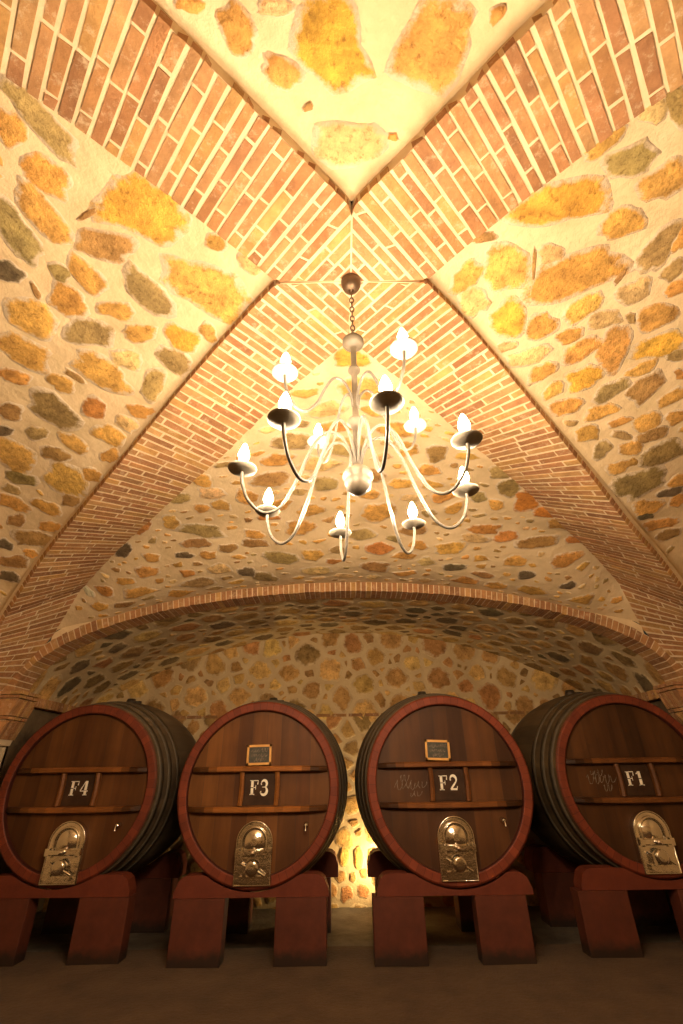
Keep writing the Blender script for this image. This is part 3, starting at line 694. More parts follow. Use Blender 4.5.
# brick string course round the alcove, and the piers with their flared brick capitals
def course(mb, p0, p1, z0, z1, out, n, t=0.95):
    p0, p1, out = Vector(p0), Vector(p1), Vector(out)
    for i in range(n):
        a = lerp(p0, p1, (i + .07) / n); b = lerp(p0, p1, (i + .93) / n)
        o = out * R.uniform(.92, 1.05)
        mb.hexa([Vector((a.x, a.y, z0)), Vector((b.x, b.y, z0)), Vector((b.x + o.x, b.y + o.y, z0)), Vector((a.x + o.x, a.y + o.y, z0)),
                 Vector((a.x, a.y, z1)), Vector((b.x, b.y, z1)), Vector((b.x + o.x, b.y + o.y, z1)), Vector((a.x + o.x, a.y + o.y, z1))], 1, brick_tint(t))
sc_ = MB()
course(sc_, (-4.0, YB, 0), (4.1, YB, 0), 2.235, 2.275, (0, -.03, 0), 32, .7)
for sx, xw in ((-1, AX - 4.06), (1, AX + 4.06)):
    course(sc_, (xw, YA1 + .02, 0), (xw, YB - .04, 0), 2.25, 2.36, (-sx * .10, 0, 0), 24)
    sc_.box((xw - sx * .03, (YA1 + YB) / 2, 2.305), (.10, YB - YA1 - .06, .10), 0)
tag(sc_.build('trim_6', [MT['rib_mortar'], MT['brick']]), 'brick string course running round the alcove walls behind the casks', 'string course', kind='structure')

def pier(sx, name, label):
    x0 = AX + sx * 4.0          # face of the pier towards the alcove opening
    mb = MB()
    X = lambda d: x0 + sx * d     # d > 0: into the pier
    cz = [2.36, 2.285, 2.16, 2.03, 1.90, 1.80]; pr = [0.19, 0.19, 0.15, 0.10, 0.055, 0.02]
    y0, y1 = 5.12, 6.04
    # core
    mb.box((X(.39), (y0 + y1) / 2 + .1, 1.18), (.66, y1 - y0 - .1, 2.34), 0)
    fy = 5.74                  # front of the capital proper
    # slab course of headers round the capital, then the flared soldier bricks below it
    def ring(za, zb, pa, pb, n):
        for i in range(n):      # side looking into the alcove mouth
            ya, yb = lerp(fy - pa * .5, y1, (i + .07) / n), lerp(fy - pa * .5, y1, (i + .93) / n)
            mb.hexa([Vector((X(.02), ya, zb)), Vector((X(.02), yb, zb)), Vector((X(-pb), yb, zb)), Vector((X(-pb), ya, zb)),
                     Vector((X(.02), ya, za)), Vector((X(.02), yb, za)), Vector((X(-pa), yb, za)), Vector((X(-pa), ya, za))], 1, brick_tint(1.0))
        m = n * 2
        for i in range(m):      # side looking to the room
            xa, xb = lerp(-pa, .62, (i + .06) / m), lerp(-pa, .62, (i + .94) / m)
            qa, qb = lerp(-pb, .62, (i + .06) / m), lerp(-pb, .62, (i + .94) / m)
            f0, f1 = fy - pa * .5, fy - pb * .5
            mb.hexa([Vector((X(qa), f1, zb)), Vector((X(qb), f1, zb)), Vector((X(qb), f1 + .12, zb)), Vector((X(qa), f1 + .12, zb)),
                     Vector((X(xa), f0, za)), Vector((X(xb), f0, za)), Vector((X(xb), f0 + .12, za)), Vector((X(xa), f0 + .12, za))], 1, brick_tint(1.0))
    ring(2.36, 2.325, .195, .195, 3)
    ring(2.318, 2.285, .175, .175, 3)
    ring(2.275, 2.10, .165, .105, 8)
    ring(2.09, 2.06, .105, .10, 3)
    ring(2.05, 1.86, .092, .02, 8)
    mb.hexa([Vector((X(.62), fy + .0, 1.8)), Vector((X(.01), fy + .0, 1.8)), Vector((X(.01), y1 - .01, 1.8)), Vector((X(.62), y1 - .01, 1.8)),
             Vector((X(.62), fy - .06, 2.35)), Vector((X(-.14), fy - .06, 2.35)), Vector((X(-.14), y1 - .01, 2.35)), Vector((X(.62), y1 - .01, 2.35))], 0)
    return tag(mb.build(name, [MT['rib_mortar'], MT['brick']]), label, 'pier', 'piers of the vault', 'structure')
pier(-1, 'trim_7', 'brick pier with flared capital beside the cask marked F4')
pier(1, 'trim_8', 'brick pier with flared capital beside the cask marked F1')

# ------------------------------------------------------------------ plain side and front walls, floor
def slab_box(name, c, size, mat, label, cat):
    mb = MB(); mb.box(c, size); o = mb.build(name, mat); tag(o, label, cat, kind='structure'); return o
slab_box('wall_left', (-4.75, 1.5, 2.25), (.2, 9.2, 4.7), MT['alcove_mortar'], 'plastered side wall under the vault on the F4 side', 'wall')
slab_box('wall_right', (4.85, 1.5, 2.25), (.2, 9.2, 4.7), MT['alcove_mortar'], 'plastered side wall under the vault on the F1 side', 'wall')
slab_box('wall_front', (0.05, -2.5, 2.25), (9.8, .2, 4.7), MT['alcove_mortar'], 'plastered wall behind the viewer facing the casks', 'wall')
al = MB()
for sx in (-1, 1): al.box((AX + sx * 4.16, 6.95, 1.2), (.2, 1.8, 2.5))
tag(al.build('wall_alcove', MT['shaded_wall']), 'short side walls of the alcove below its brick string course', 'wall', kind='structure')
fl = MB(); FX0, FX1 = -4.7, 4.8
def fz(x, y):
    return 0.010 * math.sin(x * 2.3 + 1.3 * math.sin(y * 1.7)) * math.sin(y * 2.9 + x) * .6
fl.grid([[Vector((lerp(FX0, FX1, i / 60), lerp(-2.4, 5.97, j / 60), fz(lerp(FX0, FX1, i / 60), lerp(-2.4, 5.97, j / 60)))) for j in range(61)] for i in range(61)])
tag(fl.build('floor', MT['floor']), 'dusty brown earth floor in front of the casks', 'floor', kind='structure')
f2 = MB()
f2.grid([[Vector((lerp(FX0, FX1, i / 80), y, z + (R.uniform(-.006, .006) if 0 < j < 9 else 0))) for j, (y, z) in enumerate(((5.96, -.02), (5.965, -.06), (5.985, -.10), (6.2, -.102), (6.6, -.10), (7.0, -.103), (7.3, -.10), (7.5, -.10), (7.7, -.09), (7.95, -.05)))] for i in range(81)])
tag(f2.build('floor.001', MT['slab']), 'rough sunken concrete strip under the rear of the casks', 'floor', kind='structure')

# ------------------------------------------------------------------ materials of the casks and the lamp
def wood(name, lo, hi, scale, stretch, rough=0.55, bstr=0.25):
    m, nt, b = new_mat(name)
    b.inputs['Specular IOR Level'].default_value = 0.22
    at = N(nt, 'ShaderNodeAttribute', attribute_name='tint')
    n = noise_nodes(nt, scale, 6, 0.65, stretch=stretch)
    r = ramp(nt, n.outputs['Fac'], [(0.28, lo), (0.72, hi)])
    c = mult(nt, at.outputs['Color'], r.outputs[0])
    n3 = noise_nodes(nt, 1.6, 3, 0.5)
    r3 = ramp(nt, n3.outputs['Fac'], [(0.3, (0.66, 0.62, 0.58)), (0.65, (1.1, 1.1, 1.1))])
    c = mult(nt, c, r3.outputs[0])
    nt.links.new(c, b.inputs['Base Color']); b.inputs['Roughness'].default_value = rough
    bump(nt, b, n.outputs['Fac'], bstr, 0.01)
    return m
MT['head'] = wood('oiled_oak_planks', (0.62, 0.58, 0.52), (1.18, 1.15, 1.1), 7.0, (1.0, 1.0, 0.12), 0.55)
MT['stave'] = wood('weathered_oak_staves', (0.6, 0.58, 0.55), (1.2, 1.2, 1.2), 8.0, (1.0, 0.12, 1.0), 0.7)
MT['bar'] = wood('oak_bar', (0.55, 0.5, 0.45), (1.2, 1.15, 1.1), 9.0, (0.15, 1.0, 1.0), 0.5)
MT['red'] = tinted('red_oxide_paint', (0.75, 0.72, 0.7), (1.12, 1.12, 1.12), 6.0, 0.6, 0.15, 30)
MT['red'].node_tree.nodes['Principled BSDF'].inputs['Specular IOR Level'].default_value = .25
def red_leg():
    """red paint gone black with moisture towards an uneven line above the ground"""
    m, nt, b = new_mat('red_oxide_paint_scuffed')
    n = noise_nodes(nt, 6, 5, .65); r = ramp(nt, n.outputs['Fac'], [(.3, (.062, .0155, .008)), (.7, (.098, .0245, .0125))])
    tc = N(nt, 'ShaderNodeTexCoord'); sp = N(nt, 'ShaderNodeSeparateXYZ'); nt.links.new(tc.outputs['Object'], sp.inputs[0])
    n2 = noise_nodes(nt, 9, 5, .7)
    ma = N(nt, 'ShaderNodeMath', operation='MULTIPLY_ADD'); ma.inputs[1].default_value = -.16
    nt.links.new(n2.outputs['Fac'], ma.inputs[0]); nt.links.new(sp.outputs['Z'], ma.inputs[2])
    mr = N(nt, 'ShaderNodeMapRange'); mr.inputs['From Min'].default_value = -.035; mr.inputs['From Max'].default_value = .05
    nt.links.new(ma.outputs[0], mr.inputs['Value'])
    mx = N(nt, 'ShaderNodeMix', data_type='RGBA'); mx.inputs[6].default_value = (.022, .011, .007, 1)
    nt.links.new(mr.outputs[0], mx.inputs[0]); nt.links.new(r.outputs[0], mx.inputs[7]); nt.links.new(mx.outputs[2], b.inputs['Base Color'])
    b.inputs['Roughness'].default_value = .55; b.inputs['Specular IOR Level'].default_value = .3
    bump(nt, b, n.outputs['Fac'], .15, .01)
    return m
MT['red_leg'] = red_leg()
MT['hoop'] = mottled('dull_iron_hoop', [(0.3, (0.050, 0.038, 0.024)), (0.7, (0.092, 0.070, 0.044))], 9, 0.6, 0.2, 40, metallic=0.2)
MT['iron'] = mottled('dark_iron', [(0.3, (0.03, 0.024, 0.018)), (0.7, (0.07, 0.055, 0.04))], 12, 0.5, 0.2, 40, metallic=0.5)
MT['steel'] = mottled('polished_steel', [(0.3, (0.62, 0.58, 0.50)), (0.7, (0.80, 0.76, 0.68))], 6, 0.12, 0.15, 14, metallic=1.0)
MT['slate'] = mottled('chalkboard_slate', [(0.3, (0.030, 0.028, 0.022)), (0.7, (0.075, 0.068, 0.05))], 14, 0.7, 0)
MT['plate'] = mottled('dark_plate', [(0.3, (0.028, 0.014, 0.008)), (0.7, (0.06, 0.030, 0.016))], 7, 0.55, 0.1, 20)
MT['plate'].node_tree.nodes['Principled BSDF'].inputs['Specular IOR Level'].default_value = .12
MT['frame'] = mottled('pine_frame', [(0.3, (0.50, 0.24, 0.05)), (0.7, (0.66, 0.34, 0.08))], 9, 0.5, 0.1, 30)
MT['white'] = mottled('white_stencil_paint', [(0.3, (0.66, 0.60, 0.48)), (0.6, (0.86, 0.80, 0.66))], 22, 0.6, 0)
MT['chalk'] = mottled('chalk', [(0.35, (0.07, 0.05, 0.03)), (0.65, (0.24, 0.19, 0.14))], 34, 0.9, 0)
MT['pale_metal'] = mottled('aged_pale_metal', [(0.3, (0.07, 0.06, 0.047)), (0.7, (0.11, 0.095, 0.075))], 12, 0.45, 0.1, 30)
MT['turned'] = mottled('turned_painted_wood', [(0.3, (0.065, 0.05, 0.033)), (0.7, (0.105, 0.083, 0.058))], 14, 0.5, 0.1, 30)
MT['pan'] = mottled('grey_drip_pan', [(0.3, (0.26, 0.23, 0.18)), (0.7, (0.36, 0.32, 0.26))], 14, 0.5, 0.1, 30)
MT['dark_bronze'] = mottled('dark_bronze', [(0.3, (0.09, 0.055, 0.03)), (0.7, (0.16, 0.10, 0.06))], 12, 0.4, 0.1, 30, metallic=0.6)
MT['sleeve'] = mottled('candle_sleeve', [(0.3, (0.75, 0.68, 0.52)), (0.7, (0.85, 0.78, 0.62))], 9, 0.6, 0)
def emitter(name, col, strength):
    m = bpy.data.materials.new(name); m.use_nodes = True; nt = m.node_tree
    for n in list(nt.nodes): nt.nodes.remove(n)
    e = nt.nodes.new('ShaderNodeEmission'); o = nt.nodes.new('ShaderNodeOutputMaterial')
    e.inputs[0].default_value = (*col, 1); e.inputs[1].default_value = strength
    nt.links.new(e.outputs[0], o.inputs[0]); return m
BULB = 325.0
MT['bulb'] = emitter('candle_bulb_glow', (1.0, 0.755, 0.485), BULB)
MT['bulb_small'] = emitter('small_bulb_glow', (1.0, 0.755, 0.485), BULB * .30)
MT['flood'] = emitter('flood_lens_glow', (1.0, 0.70, 0.33), 165.0)

# ------------------------------------------------------------------ lettering: strokes of varying width laid on the plate (x right, z up)
def stroke(mb, pts, y, closed=False):
    """pts: (x, z, width); a flat ribbon of paint 1 mm thick"""
    L_, R_ = [], []
    n = len(pts)
    for i, (x, z, w_) in enumerate(pts):
        a = pts[max(i - 1, 0)]; b = pts[min(i + 1, n - 1)]
        d = Vector((b[0] - a[0], 0, b[1] - a[1])); d = d.normalized() if d.length > 1e-9 else Vector((1, 0, 0))
        nn = Vector((-d.z, 0, d.x)) * (w_ / 2)
        L_.append(Vector((x, y, z)) + nn); R_.append(Vector((x, y, z)) - nn)
    mb.grid([L_, R_], 0, (1, 1, 1), False)
    th = Vector((0, .001, 0))
    mb.grid([R_, [p + th for p in R_]], 0); mb.grid([L_, [p + th for p in L_]], 0)
def arc(cx, cz, rx, rz, a0, a1, w0, wm, n=14):
    return [(cx + rx * math.cos(math.radians(lerp(a0, a1, i / n))), cz + rz * math.sin(math.radians(lerp(a0, a1, i / n))),
             lerp(w0, wm, math.sin(PI * i / n))) for i in range(n + 1)]
def glyph(mb, ch, ox, oz, h, y):
    S = lambda pts: stroke(mb, [(ox + x * h, oz + z * h, w_ * h) for x, z, w_ in pts], y)
    if ch == 'F':
        S([(0.20, .0, .20), (0.20, .46, .20)]); S([(0.20, .52, .20), (0.20, 1, .20)])
        S([(0.02, .03, .06), (.40, .03, .06)]); S([(0.02, .97, .06), (.66, .97, .06)])
        S([(.66, 1.0, .03), (.62, .70, .09)]); S([(.30, .50, .05), (.48, .50, .05)]); S([(.48, .64, .04), (.48, .36, .04)])
    elif ch == '4':
        S([(.44, .0, .20), (.44, .28, .20)]); S([(.44, .36, .20), (.44, 1.0, .20)])
        S([(.36, .98, .05), (.03, .32, .08)]); S([(.02, .30, .06), (.64, .30, .06)]); S([(.28, .03, .06), (.62, .03, .06)])
    elif ch == '3':
        S(arc(.28, .74, .22, .24, 165, -80, .05, .19)); S(arc(.27, .27, .26, .27, 80, -165, .05, .20))
        S([(.16, .52, .05), (.36, .52, .06)]); S([(.03, .72, .13), (.11, .74, .13)]); S([(.0, .20, .14), (.09, .18, .14)])
    elif ch == '2':
        S(arc(.29, .71, .24, .27, 170, -35, .06, .19)); S([(.49, .56, .10), (.30, .34, .13), (.08, .10, .12)])
        S([(.03, .06, .13), (.55, .06, .13)]); S([(.52, .05, .05), (.58, .26, .06)]); S([(.02, .70, .13), (.11, .72, .13)])
    elif ch == '1':
        S([(.26, .0, .22), (.26, .46, .22)]); S([(.26, .52, .22), (.26, 1.0, .22)])
        S([(.02, .80, .06), (.22, .96, .09)]); S([(.06, .03, .06), (.48, .03, .06)])
def scribble(mb, x0, x1, z, h, y, rnd, wd=0.006):
    """loopy handwriting that reads as a short chalk note"""
    x = x0
    while x < x1:
        wl = rnd.uniform(.6, 1.3) * h; pts = []
        k = rnd.choice((1, 1.4, .8)); ph = rnd.uniform(0, 6)
        for i in range(9):
            t = i / 8
            pts.append((x + wl * t + .18 * h * math.sin(9 * t + ph), z + k * h * .45 * math.sin(2 * PI * t * 1.2 + ph), wd * rnd.uniform(.6, 1.2)))
        stroke(mb, pts, y); x += wl * 1.08

# ------------------------------------------------------------------ wine casks
def make_cask(mark, cx, yf, cz, rf, rm, ln, head_tones, stave_tone, red_k, label, chalk=None, seed=1, hx=0.0):
    rnd = random.Random(seed)
    root = empty('wine_cask', (cx, yf, cz - rf)); tag(root, label, 'cask', 'row of large wine casks')
    O = Vector((0, 0, rf))          # centre of the front head
    rad = lambda y: rf + (rm - rf) * (1 - ((y - ln / 2) / (ln / 2)) ** 2)
    # body of staves
    mb = MB(); seg, ny = 96, 22; rows = []
    for j in range(ny + 1):
        y = lerp(0.004, ln, j / ny); r = rad(y)
        rows.append([O + Vector((r * math.cos(2 * PI * k / seg), y, r * math.sin(2 * PI * k / seg))) for k in range(seg)])
    tones = [rnd.uniform(.75, 1.2) for _ in range(48)]
    for j in range(ny):
        for k in range(seg):
            t = tones[k // 2]
            mb.add([rows[j][k], rows[j][(k + 1) % seg], rows[j + 1][(k + 1) % seg], rows[j + 1][k]], [(0, 1, 2, 3)], 0, tuple(c * t for c in stave_tone), False)
    # rear head closes the barrel
    mb.add([O + Vector((rf * math.cos(2 * PI * k / seg), ln - .01, rf * math.sin(2 * PI * k / seg))) for k in range(seg)], [tuple(range(seg))], 0, stave_tone)
    mb.build('body', MT['stave'], root)
    # painted chime: the ends of the staves
    ch = MB(); seg = 66
    prof = [(rf - .088, .07), (rf - .084, .004), (rf - .076, -.002), (rf - .012, -.002), (rf - .002, .006), (rf + .006, .012), (rf + .010, .062), (rf + .004, .064)]
    for k in range(seg):
        t = rnd.uniform(.82, 1.12) * red_k; a0, a1 = 2 * PI * (k + .02) / seg, 2 * PI * (k + .98) / seg
        ch.grid([[O + Vector((r * math.cos(a), y, r * math.sin(a))) for a in (a0, (a0 + a1) / 2, a1)] for r, y in prof], 0, (0.145 * t, 0.029 * t, 0.012 * t), False)
    ch.grid([[O + Vector(((r - .003) * math.cos(2 * PI * k / 66), y + .004, (r - .003) * math.sin(2 * PI * k / 66))) for k in range(67)] for r, y in prof[:6]], 0, (.05 * red_k, .011 * red_k, .006 * red_k), False)
    o = ch.build('chime', MT['red'], root); o['label'] = 'red painted rim'
    # head of upright planks
    hd = MB(); ri = rf - .082; x = -ri; yh = .058; i = 0
    while x < ri - .01:
        x1 = min(x + rnd.uniform(.13, .19), ri)
        if ri - x1 < .05: x1 = ri
        t = rnd.uniform(.8, 1.2) * .42; base = head_tones[i % len(head_tones)]
        xs = [lerp(x + .0015, x1 - .0015, q / 4) for q in range(5)]
        up_ = [O + Vector((q, yh + rnd.uniform(0, .0), math.sqrt(max(ri * ri - q * q, 0)))) for q in xs]
        dn_ = [O + Vector((q, yh, -math.sqrt(max(ri * ri - q * q, 0)))) for q in xs]
        hd.grid([[lerp(u_, d_, q / 6) for q in range(7)] for u_, d_ in zip(up_, dn_)], 0, tuple(min(1, c * t) for c in base), False)
        x = x1; i += 1
    hd.lathe([(ri + .004, yh + .006), (0.001, yh + .006)], 48, 0, (.06, .035, .02), O, 'Y')
    hd.build('head', MT['head'], root)
    # iron hoops
    for y in (.11, .27, .46, ln - .46, ln - .27, ln - .11):
        hp = MB(); w_ = .036
        hp.lathe([(rad(y - w_) - .002, y - w_), (rad(y - w_) + .0045, y - w_), (rad(y + w_) + .0045, y + w_), (rad(y + w_) - .002, y + w_)], 96, 0, (1, 1, 1), O, 'Y')
        hp.build('hoop', MT['hoop'], root)
    # two cross bars and two short uprights
    for zb in (.168, -.182):
        half = math.sqrt((rf - .09) ** 2 - zb * zb) - .005
        b_ = MB(); n = 16; rows = []; sect = [(-.026, .055), (-.028, .0), (-.018, -.022), (.012, -.024), (.026, -.004), (.027, .055)]
        bow = lambda q: .010 * (1 - (2 * q - 1) ** 2)
        for k in range(n + 1):
            q = k / n; e = min(1, min(q, 1 - q) * 9 + .35)
            rows.append([O + Vector((lerp(-half, half, q), .055 - (.055 - y) * e, zb + z + bow(q) * (-1 if zb < 0 else .4))) for z, y in sect])
        for k in range(n):
            q = (k + .5) / n; dark = .22 if (q < .10 or q > .90) else (.55 if (q < .16 or q > .84) else 1)
            t = dark * rnd.uniform(.85, 1.15) * .85
            b_.grid(rows[k:k + 2], 0, tuple(c * t * 1.1 for c in head_tones[0]), False)
        b_.build('crossbar', MT['bar'], root)
    for xb in (-.185, .185):
        b_ = MB(); w_ = .022
        rows = [[O + Vector((xb + dx + .008 * math.sin(q * 3), y, lerp(-.155, .145, q))) for dx, y in ((-w_, .056), (-w_, .012), (0, .0), (w_, .012), (w_, .056))] for q in [k / 6 for k in range(7)]]
        b_.grid(rows, 0, tuple(c * .85 for c in head_tones[0]), False)
        b_.build('upright', MT['bar'], root)
    pl = MB(); pl.box(O + Vector((0, .0525, -.005)), (.322, .008, .292)); plo = pl.build('number_plate', MT['plate'], root)
    tx = MB()
    hgt = .132
    glyph(tx, 'F', -.100, rf - .062, hgt, .0475); glyph(tx, mark, .012, rf - .062, hgt, .0475)
    o = tx.build('stencilled_number', MT['white'], plo); o['label'] = 'white stencilled F%s' % mark
    if chalk:
        sb = MB()
        for (xa, xb, zz, hh) in chalk: scribble(sb, xa, xb, rf + zz, hh, .0565, rnd)
        o = sb.build('chalk_writing', MT['chalk'], root); o['label'] = 'handwritten chalk note'
    # arched steel manhole door low on the head
    def arch_pts(hw_, z0, z1, n=14):
        pts = [(-hw_, z0), (hw_, z0)]
        for k in range(n + 1):
            a = PI * k / n; pts.append((hw_ * math.cos(a), z1 - hw_ + hw_ * math.sin(a)))
        return pts
    def plate(mb, pts, ya, yb, inset=.012):
        n = len(pts); cz_ = sum(p[1] for p in pts) / n
        cen = (0, cz_)
        r0 = [O + Vector((x, ya, z)) for x, z in pts]
        r1 = [O + Vector((x, yb + inset, z)) for x, z in pts]
        r2_ = [O + Vector((x - math.copysign(min(abs(x), inset), x), yb, z - math.copysign(inset, z - cz_))) for x, z in pts]
        mb.grid([r0, r1, r2_], 0, (1, 1, 1), False, True); mb.add(r2_, [tuple(range(n))])
    O_, O = O, O + Vector((hx, 0, .02))
    dm = MB(); plate(dm, arch_pts(.178, -.815, -.30), .06, -.018); door = dm.build('manhole_door', MT['steel'], root); door['label'] = 'polished steel door with arched top'
    fl_ = MB(); fp = arch_pts(.172, -.81, -.306, 18); fl_.tube([O + Vector((x, -.016, z)) for x, z in fp + fp[:1]], .009, 8); fl_.build('door_flange', MT['steel'], door)
    rimm = MB(); rp = [(x, z) for x, z in arch_pts(.118, -.60, -.355, 18)]
    rimm.tube([O + Vector((x, -.026, z)) for x, z in rp[1:] + rp[:1]], .013, 8); rimm.build('door_rim', MT['steel'], door)
    dish = MB(); rows = []
    for k, (sc2, yy) in enumerate(((1, -.02), (.86, -.03), (.6, -.042), (.25, -.05))):
        rows.append([O + Vector((x * sc2 * .92, yy, -.47 + (z + .47) * sc2 * .92)) for x, z in rp])
    dish.grid(rows, 0, (1, 1, 1), True, True); dish.add(rows[-1], [tuple(range(len(rp)))]); dish.build('door_boss', MT['steel'], door)
    cb = MB(); cb.box(O + Vector((0, -.05, -.555)), (.34, .035, .036)); cb.box(O + Vector((-.155, -.035, -.555)), (.04, .05, .06)); cb.box(O + Vector((.155, -.035, -.555)), (.04, .05, .06))
    cb.lathe([(.0, -.115), (.02, -.115), (.024, -.09), (.016, -.07), (.018, -.05)], 14, 0, (1, 1, 1), O + Vector((0, 0, -.555)), 'Y'); cb.build('clamp_bar', MT['steel'], door)
    dv = MB(); dv.box(O + Vector((0, -.03, -.76)), (.24, .05, .045)); dv.lathe([(.05, -.02), (.05, -.06), (.062, -.06), (.062, -.085), (.04, -.088), (.0, -.088)], 20, 0, (1, 1, 1), O + Vector((0, 0, -.675)), 'Y')
    dv.tube([O + Vector((-.11, -.04, -.64)), O + Vector((-.05, -.06, -.67)), O + Vector((.06, -.07, -.70)), O + Vector((.12, -.05, -.735))], .011, 8)
    dv.box(O + Vector((-.075, -.045, -.70)), (.03, .05, .09)); dv.build('drain_valve', MT['steel'], door)
    O = O_
    tp = MB(); tp.lathe([(.0, -.012), (.012, -.012), (.022, .005), (.028, .045), (.03, .06)], 14, 0, (1, 1, 1), O + Vector((.50, 0, -.325)), 'Y')
    tp.tube([O + Vector((.50, -.005, -.325)), O + Vector((.50, -.03, -.335)), O + Vector((.50, -.036, -.37))], .008, 8); tp.build('sample_tap', MT['steel'], root)
    bg = MB(); zt = rf + rm - .005
    bg.lathe([(.0, .07), (.05, .07), (.065, .03), (.07, -.02)], 16, 0, (1, 1, 1), Vector((-.04, ln * .52, zt))); bg.box(Vector((.05, ln * .5, zt + .012)), (.11, .06, .05))
    bg.build('bung', MT['iron'], root)
    return root
CASKS = {
 '4': (-2.835, 5.60, 1.366, .818, .945, 1.90), '3': (-.90, 5.50, 1.353, .826, .930, 1.90),
 '2': (1.075, 5.47, 1.372, .842, .960, 1.90), '1': (3.10, 5.60, 1.385, .832, .960, 1.90)}
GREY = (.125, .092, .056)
make_cask('4', *CASKS['4'], [(0.226, 0.087, 0.023), (0.195, 0.071, 0.019), (0.250, 0.095, 0.024)], GREY, .95, 'large oak wine cask stencilled F4, with no chalkboard or chalk note', None, 4, .035)
make_cask('3', *CASKS['3'], [(0.305, 0.118, 0.027), (0.348, 0.134, 0.030), (0.256, 0.097, 0.023), (0.232, 0.084, 0.022)], GREY, 1.05, 'large oak wine cask stencilled F3, warmest brown head with a chalkboard', None, 3)
make_cask('2', *CASKS['2'], [(0.189, 0.071, 0.020), (0.213, 0.082, 0.023), (0.165, 0.063, 0.019)], GREY, 1.15, 'large oak wine cask stencilled F2 with a chalk note on its head', [(-.50, -.40, .05, .05), (-.56, -.22, -.01, .075), (-.40, -.33, -.09, .06)], 2)
make_cask('1', *CASKS['1'], [(0.152, 0.059, 0.017), (0.171, 0.067, 0.020), (0.134, 0.053, 0.016)], (0.091, 0.061, 0.030), 1.0, 'large oak wine cask stencilled F1, darkest head, no chalkboard', [(-.47, -.38, .06, .05), (-.52, -.22, .0, .07), (-.36, -.30, -.08, .05)], 1, -.025)  # darkest tones: dim lighting at this end partly put into the wood colour

# chalkboards propped on the upper bars of two casks
def chalkboard(cx, yf, zc, tilt, label, seed):
    rnd = random.Random(seed)
    root = empty('chalkboard', (cx, yf + .012, zc - .095)); root.rotation_euler = (0, math.radians(tilt), 0)
    tag(root, label, 'chalkboard', 'small framed chalkboards')
    W, H, b = .262, .192, .022
    f_ = MB()
    for (x, z, sx, sz) in ((0, b / 2, W, b), (0, H - b / 2, W, b), (-W / 2 + b / 2, H / 2, b, H), (W / 2 - b / 2, H / 2, b, H)): f_.box((x, 0, z), (sx, .02, sz))
    f_.build('frame', MT['frame'], root)
    s_ = MB(); s_.box((0, .004, H / 2), (W - b, .008, H - b)); s_.build('slate', MT['slate'], root)
    t_ = MB()
    for (xa, xb, z, h) in ((-.085, -.01, .135, .035), (.02, .08, .14, .03), (-.08, .08, .093, .03), (-.05, .06, .052, .03)): scribble(t_, xa, xb, z, h, -.0012, rnd, .006)
    t_.build('chalk_writing', MT['chalk'], root)
chalkboard(-.915, 5.50, 1.353 + .303, -1.0, 'small chalkboard in a yellow wooden frame on the cask marked F3', 11)
chalkboard(.985, 5.47, 1.372 + .305, 2.0, 'small chalkboard in a yellow wooden frame on the cask marked F2', 12)

# ------------------------------------------------------------------ red cradles under the casks
def cradle(cx, y0, cask, zb, off, label, group, half, dep, legx=0.0):
    ccx, yf, cz, rf, rm, ln = cask
    rad = lambda y: rf + (rm - rf) * (1 - ((y - ln / 2) / (ln / 2)) ** 2)
    root = empty('cask_cradle', (ccx + off, y0, zb)); tag(root, label, 'cask cradle', group)
    z0, z1 = (.475 if zb == 0 else .395) - zb, .645 - zb; cz = cz - zb
    n = 40
    def prof(r):
        pts = []
        for i in range(n + 1):
            x = lerp(-half, half, i / n)
            e = half - abs(x); top = z1 - (.13 - math.sqrt(max(0, .13 ** 2 - max(0, .13 - e) ** 2)))
            xx = x + off
            if abs(xx) < r: top = min(top, cz - math.sqrt(r * r - xx * xx))
            pts.append((x, max(top, z0 + .008)))
        return pts
    ra, rb = rad(max(y0 - yf, 0)) + .012, max(rad(y0 - yf + dep), rad(max(y0 - yf, 0))) + .012
    pa, pb = prof(ra), prof(rb)
    bm_ = MB(); T = (.115, .024, .011)
    F_ = [Vector((x, 0, z)) for x, z in pa]; B_ = [Vector((x, dep, z)) for x, z in pb]
    Fl = [Vector((x, 0, z0)) for x, _ in pa]; Bl = [Vector((x, dep, z0)) for x, _ in pb]
    bm_.grid([Fl, F_, B_, Bl, Fl], 0, T, False)
    for i in (0, n): bm_.add([Fl[i], F_[i], B_[i], Bl[i]], [(0, 1, 2, 3)], 0, T)
    bm_.build('saddle_beam', MT['red'], root)
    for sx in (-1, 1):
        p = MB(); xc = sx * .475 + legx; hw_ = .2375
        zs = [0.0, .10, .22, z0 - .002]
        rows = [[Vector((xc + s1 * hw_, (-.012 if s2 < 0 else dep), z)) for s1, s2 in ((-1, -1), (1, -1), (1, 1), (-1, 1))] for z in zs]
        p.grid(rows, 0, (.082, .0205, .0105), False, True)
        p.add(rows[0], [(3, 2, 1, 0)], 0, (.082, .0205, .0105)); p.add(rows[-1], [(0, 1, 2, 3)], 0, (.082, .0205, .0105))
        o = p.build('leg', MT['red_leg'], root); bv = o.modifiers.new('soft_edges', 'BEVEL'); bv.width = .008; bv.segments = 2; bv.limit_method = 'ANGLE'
OFF = {'4': .02, '3': .0, '2': -.065, '1': -.12}
LEGX = {'4': .03, '3': .0, '2': -.06, '1': -.07}
for mk in '4321':
    c = CASKS[mk]
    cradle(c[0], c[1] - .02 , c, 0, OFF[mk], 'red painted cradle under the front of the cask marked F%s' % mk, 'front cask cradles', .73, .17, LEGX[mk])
    cradle(c[0], c[1] + 1.36, c, -.10, OFF[mk] * .3, 'red painted cradle in shade under the rear of the cask marked F%s' % mk, 'rear cask cradles', .80, .28)

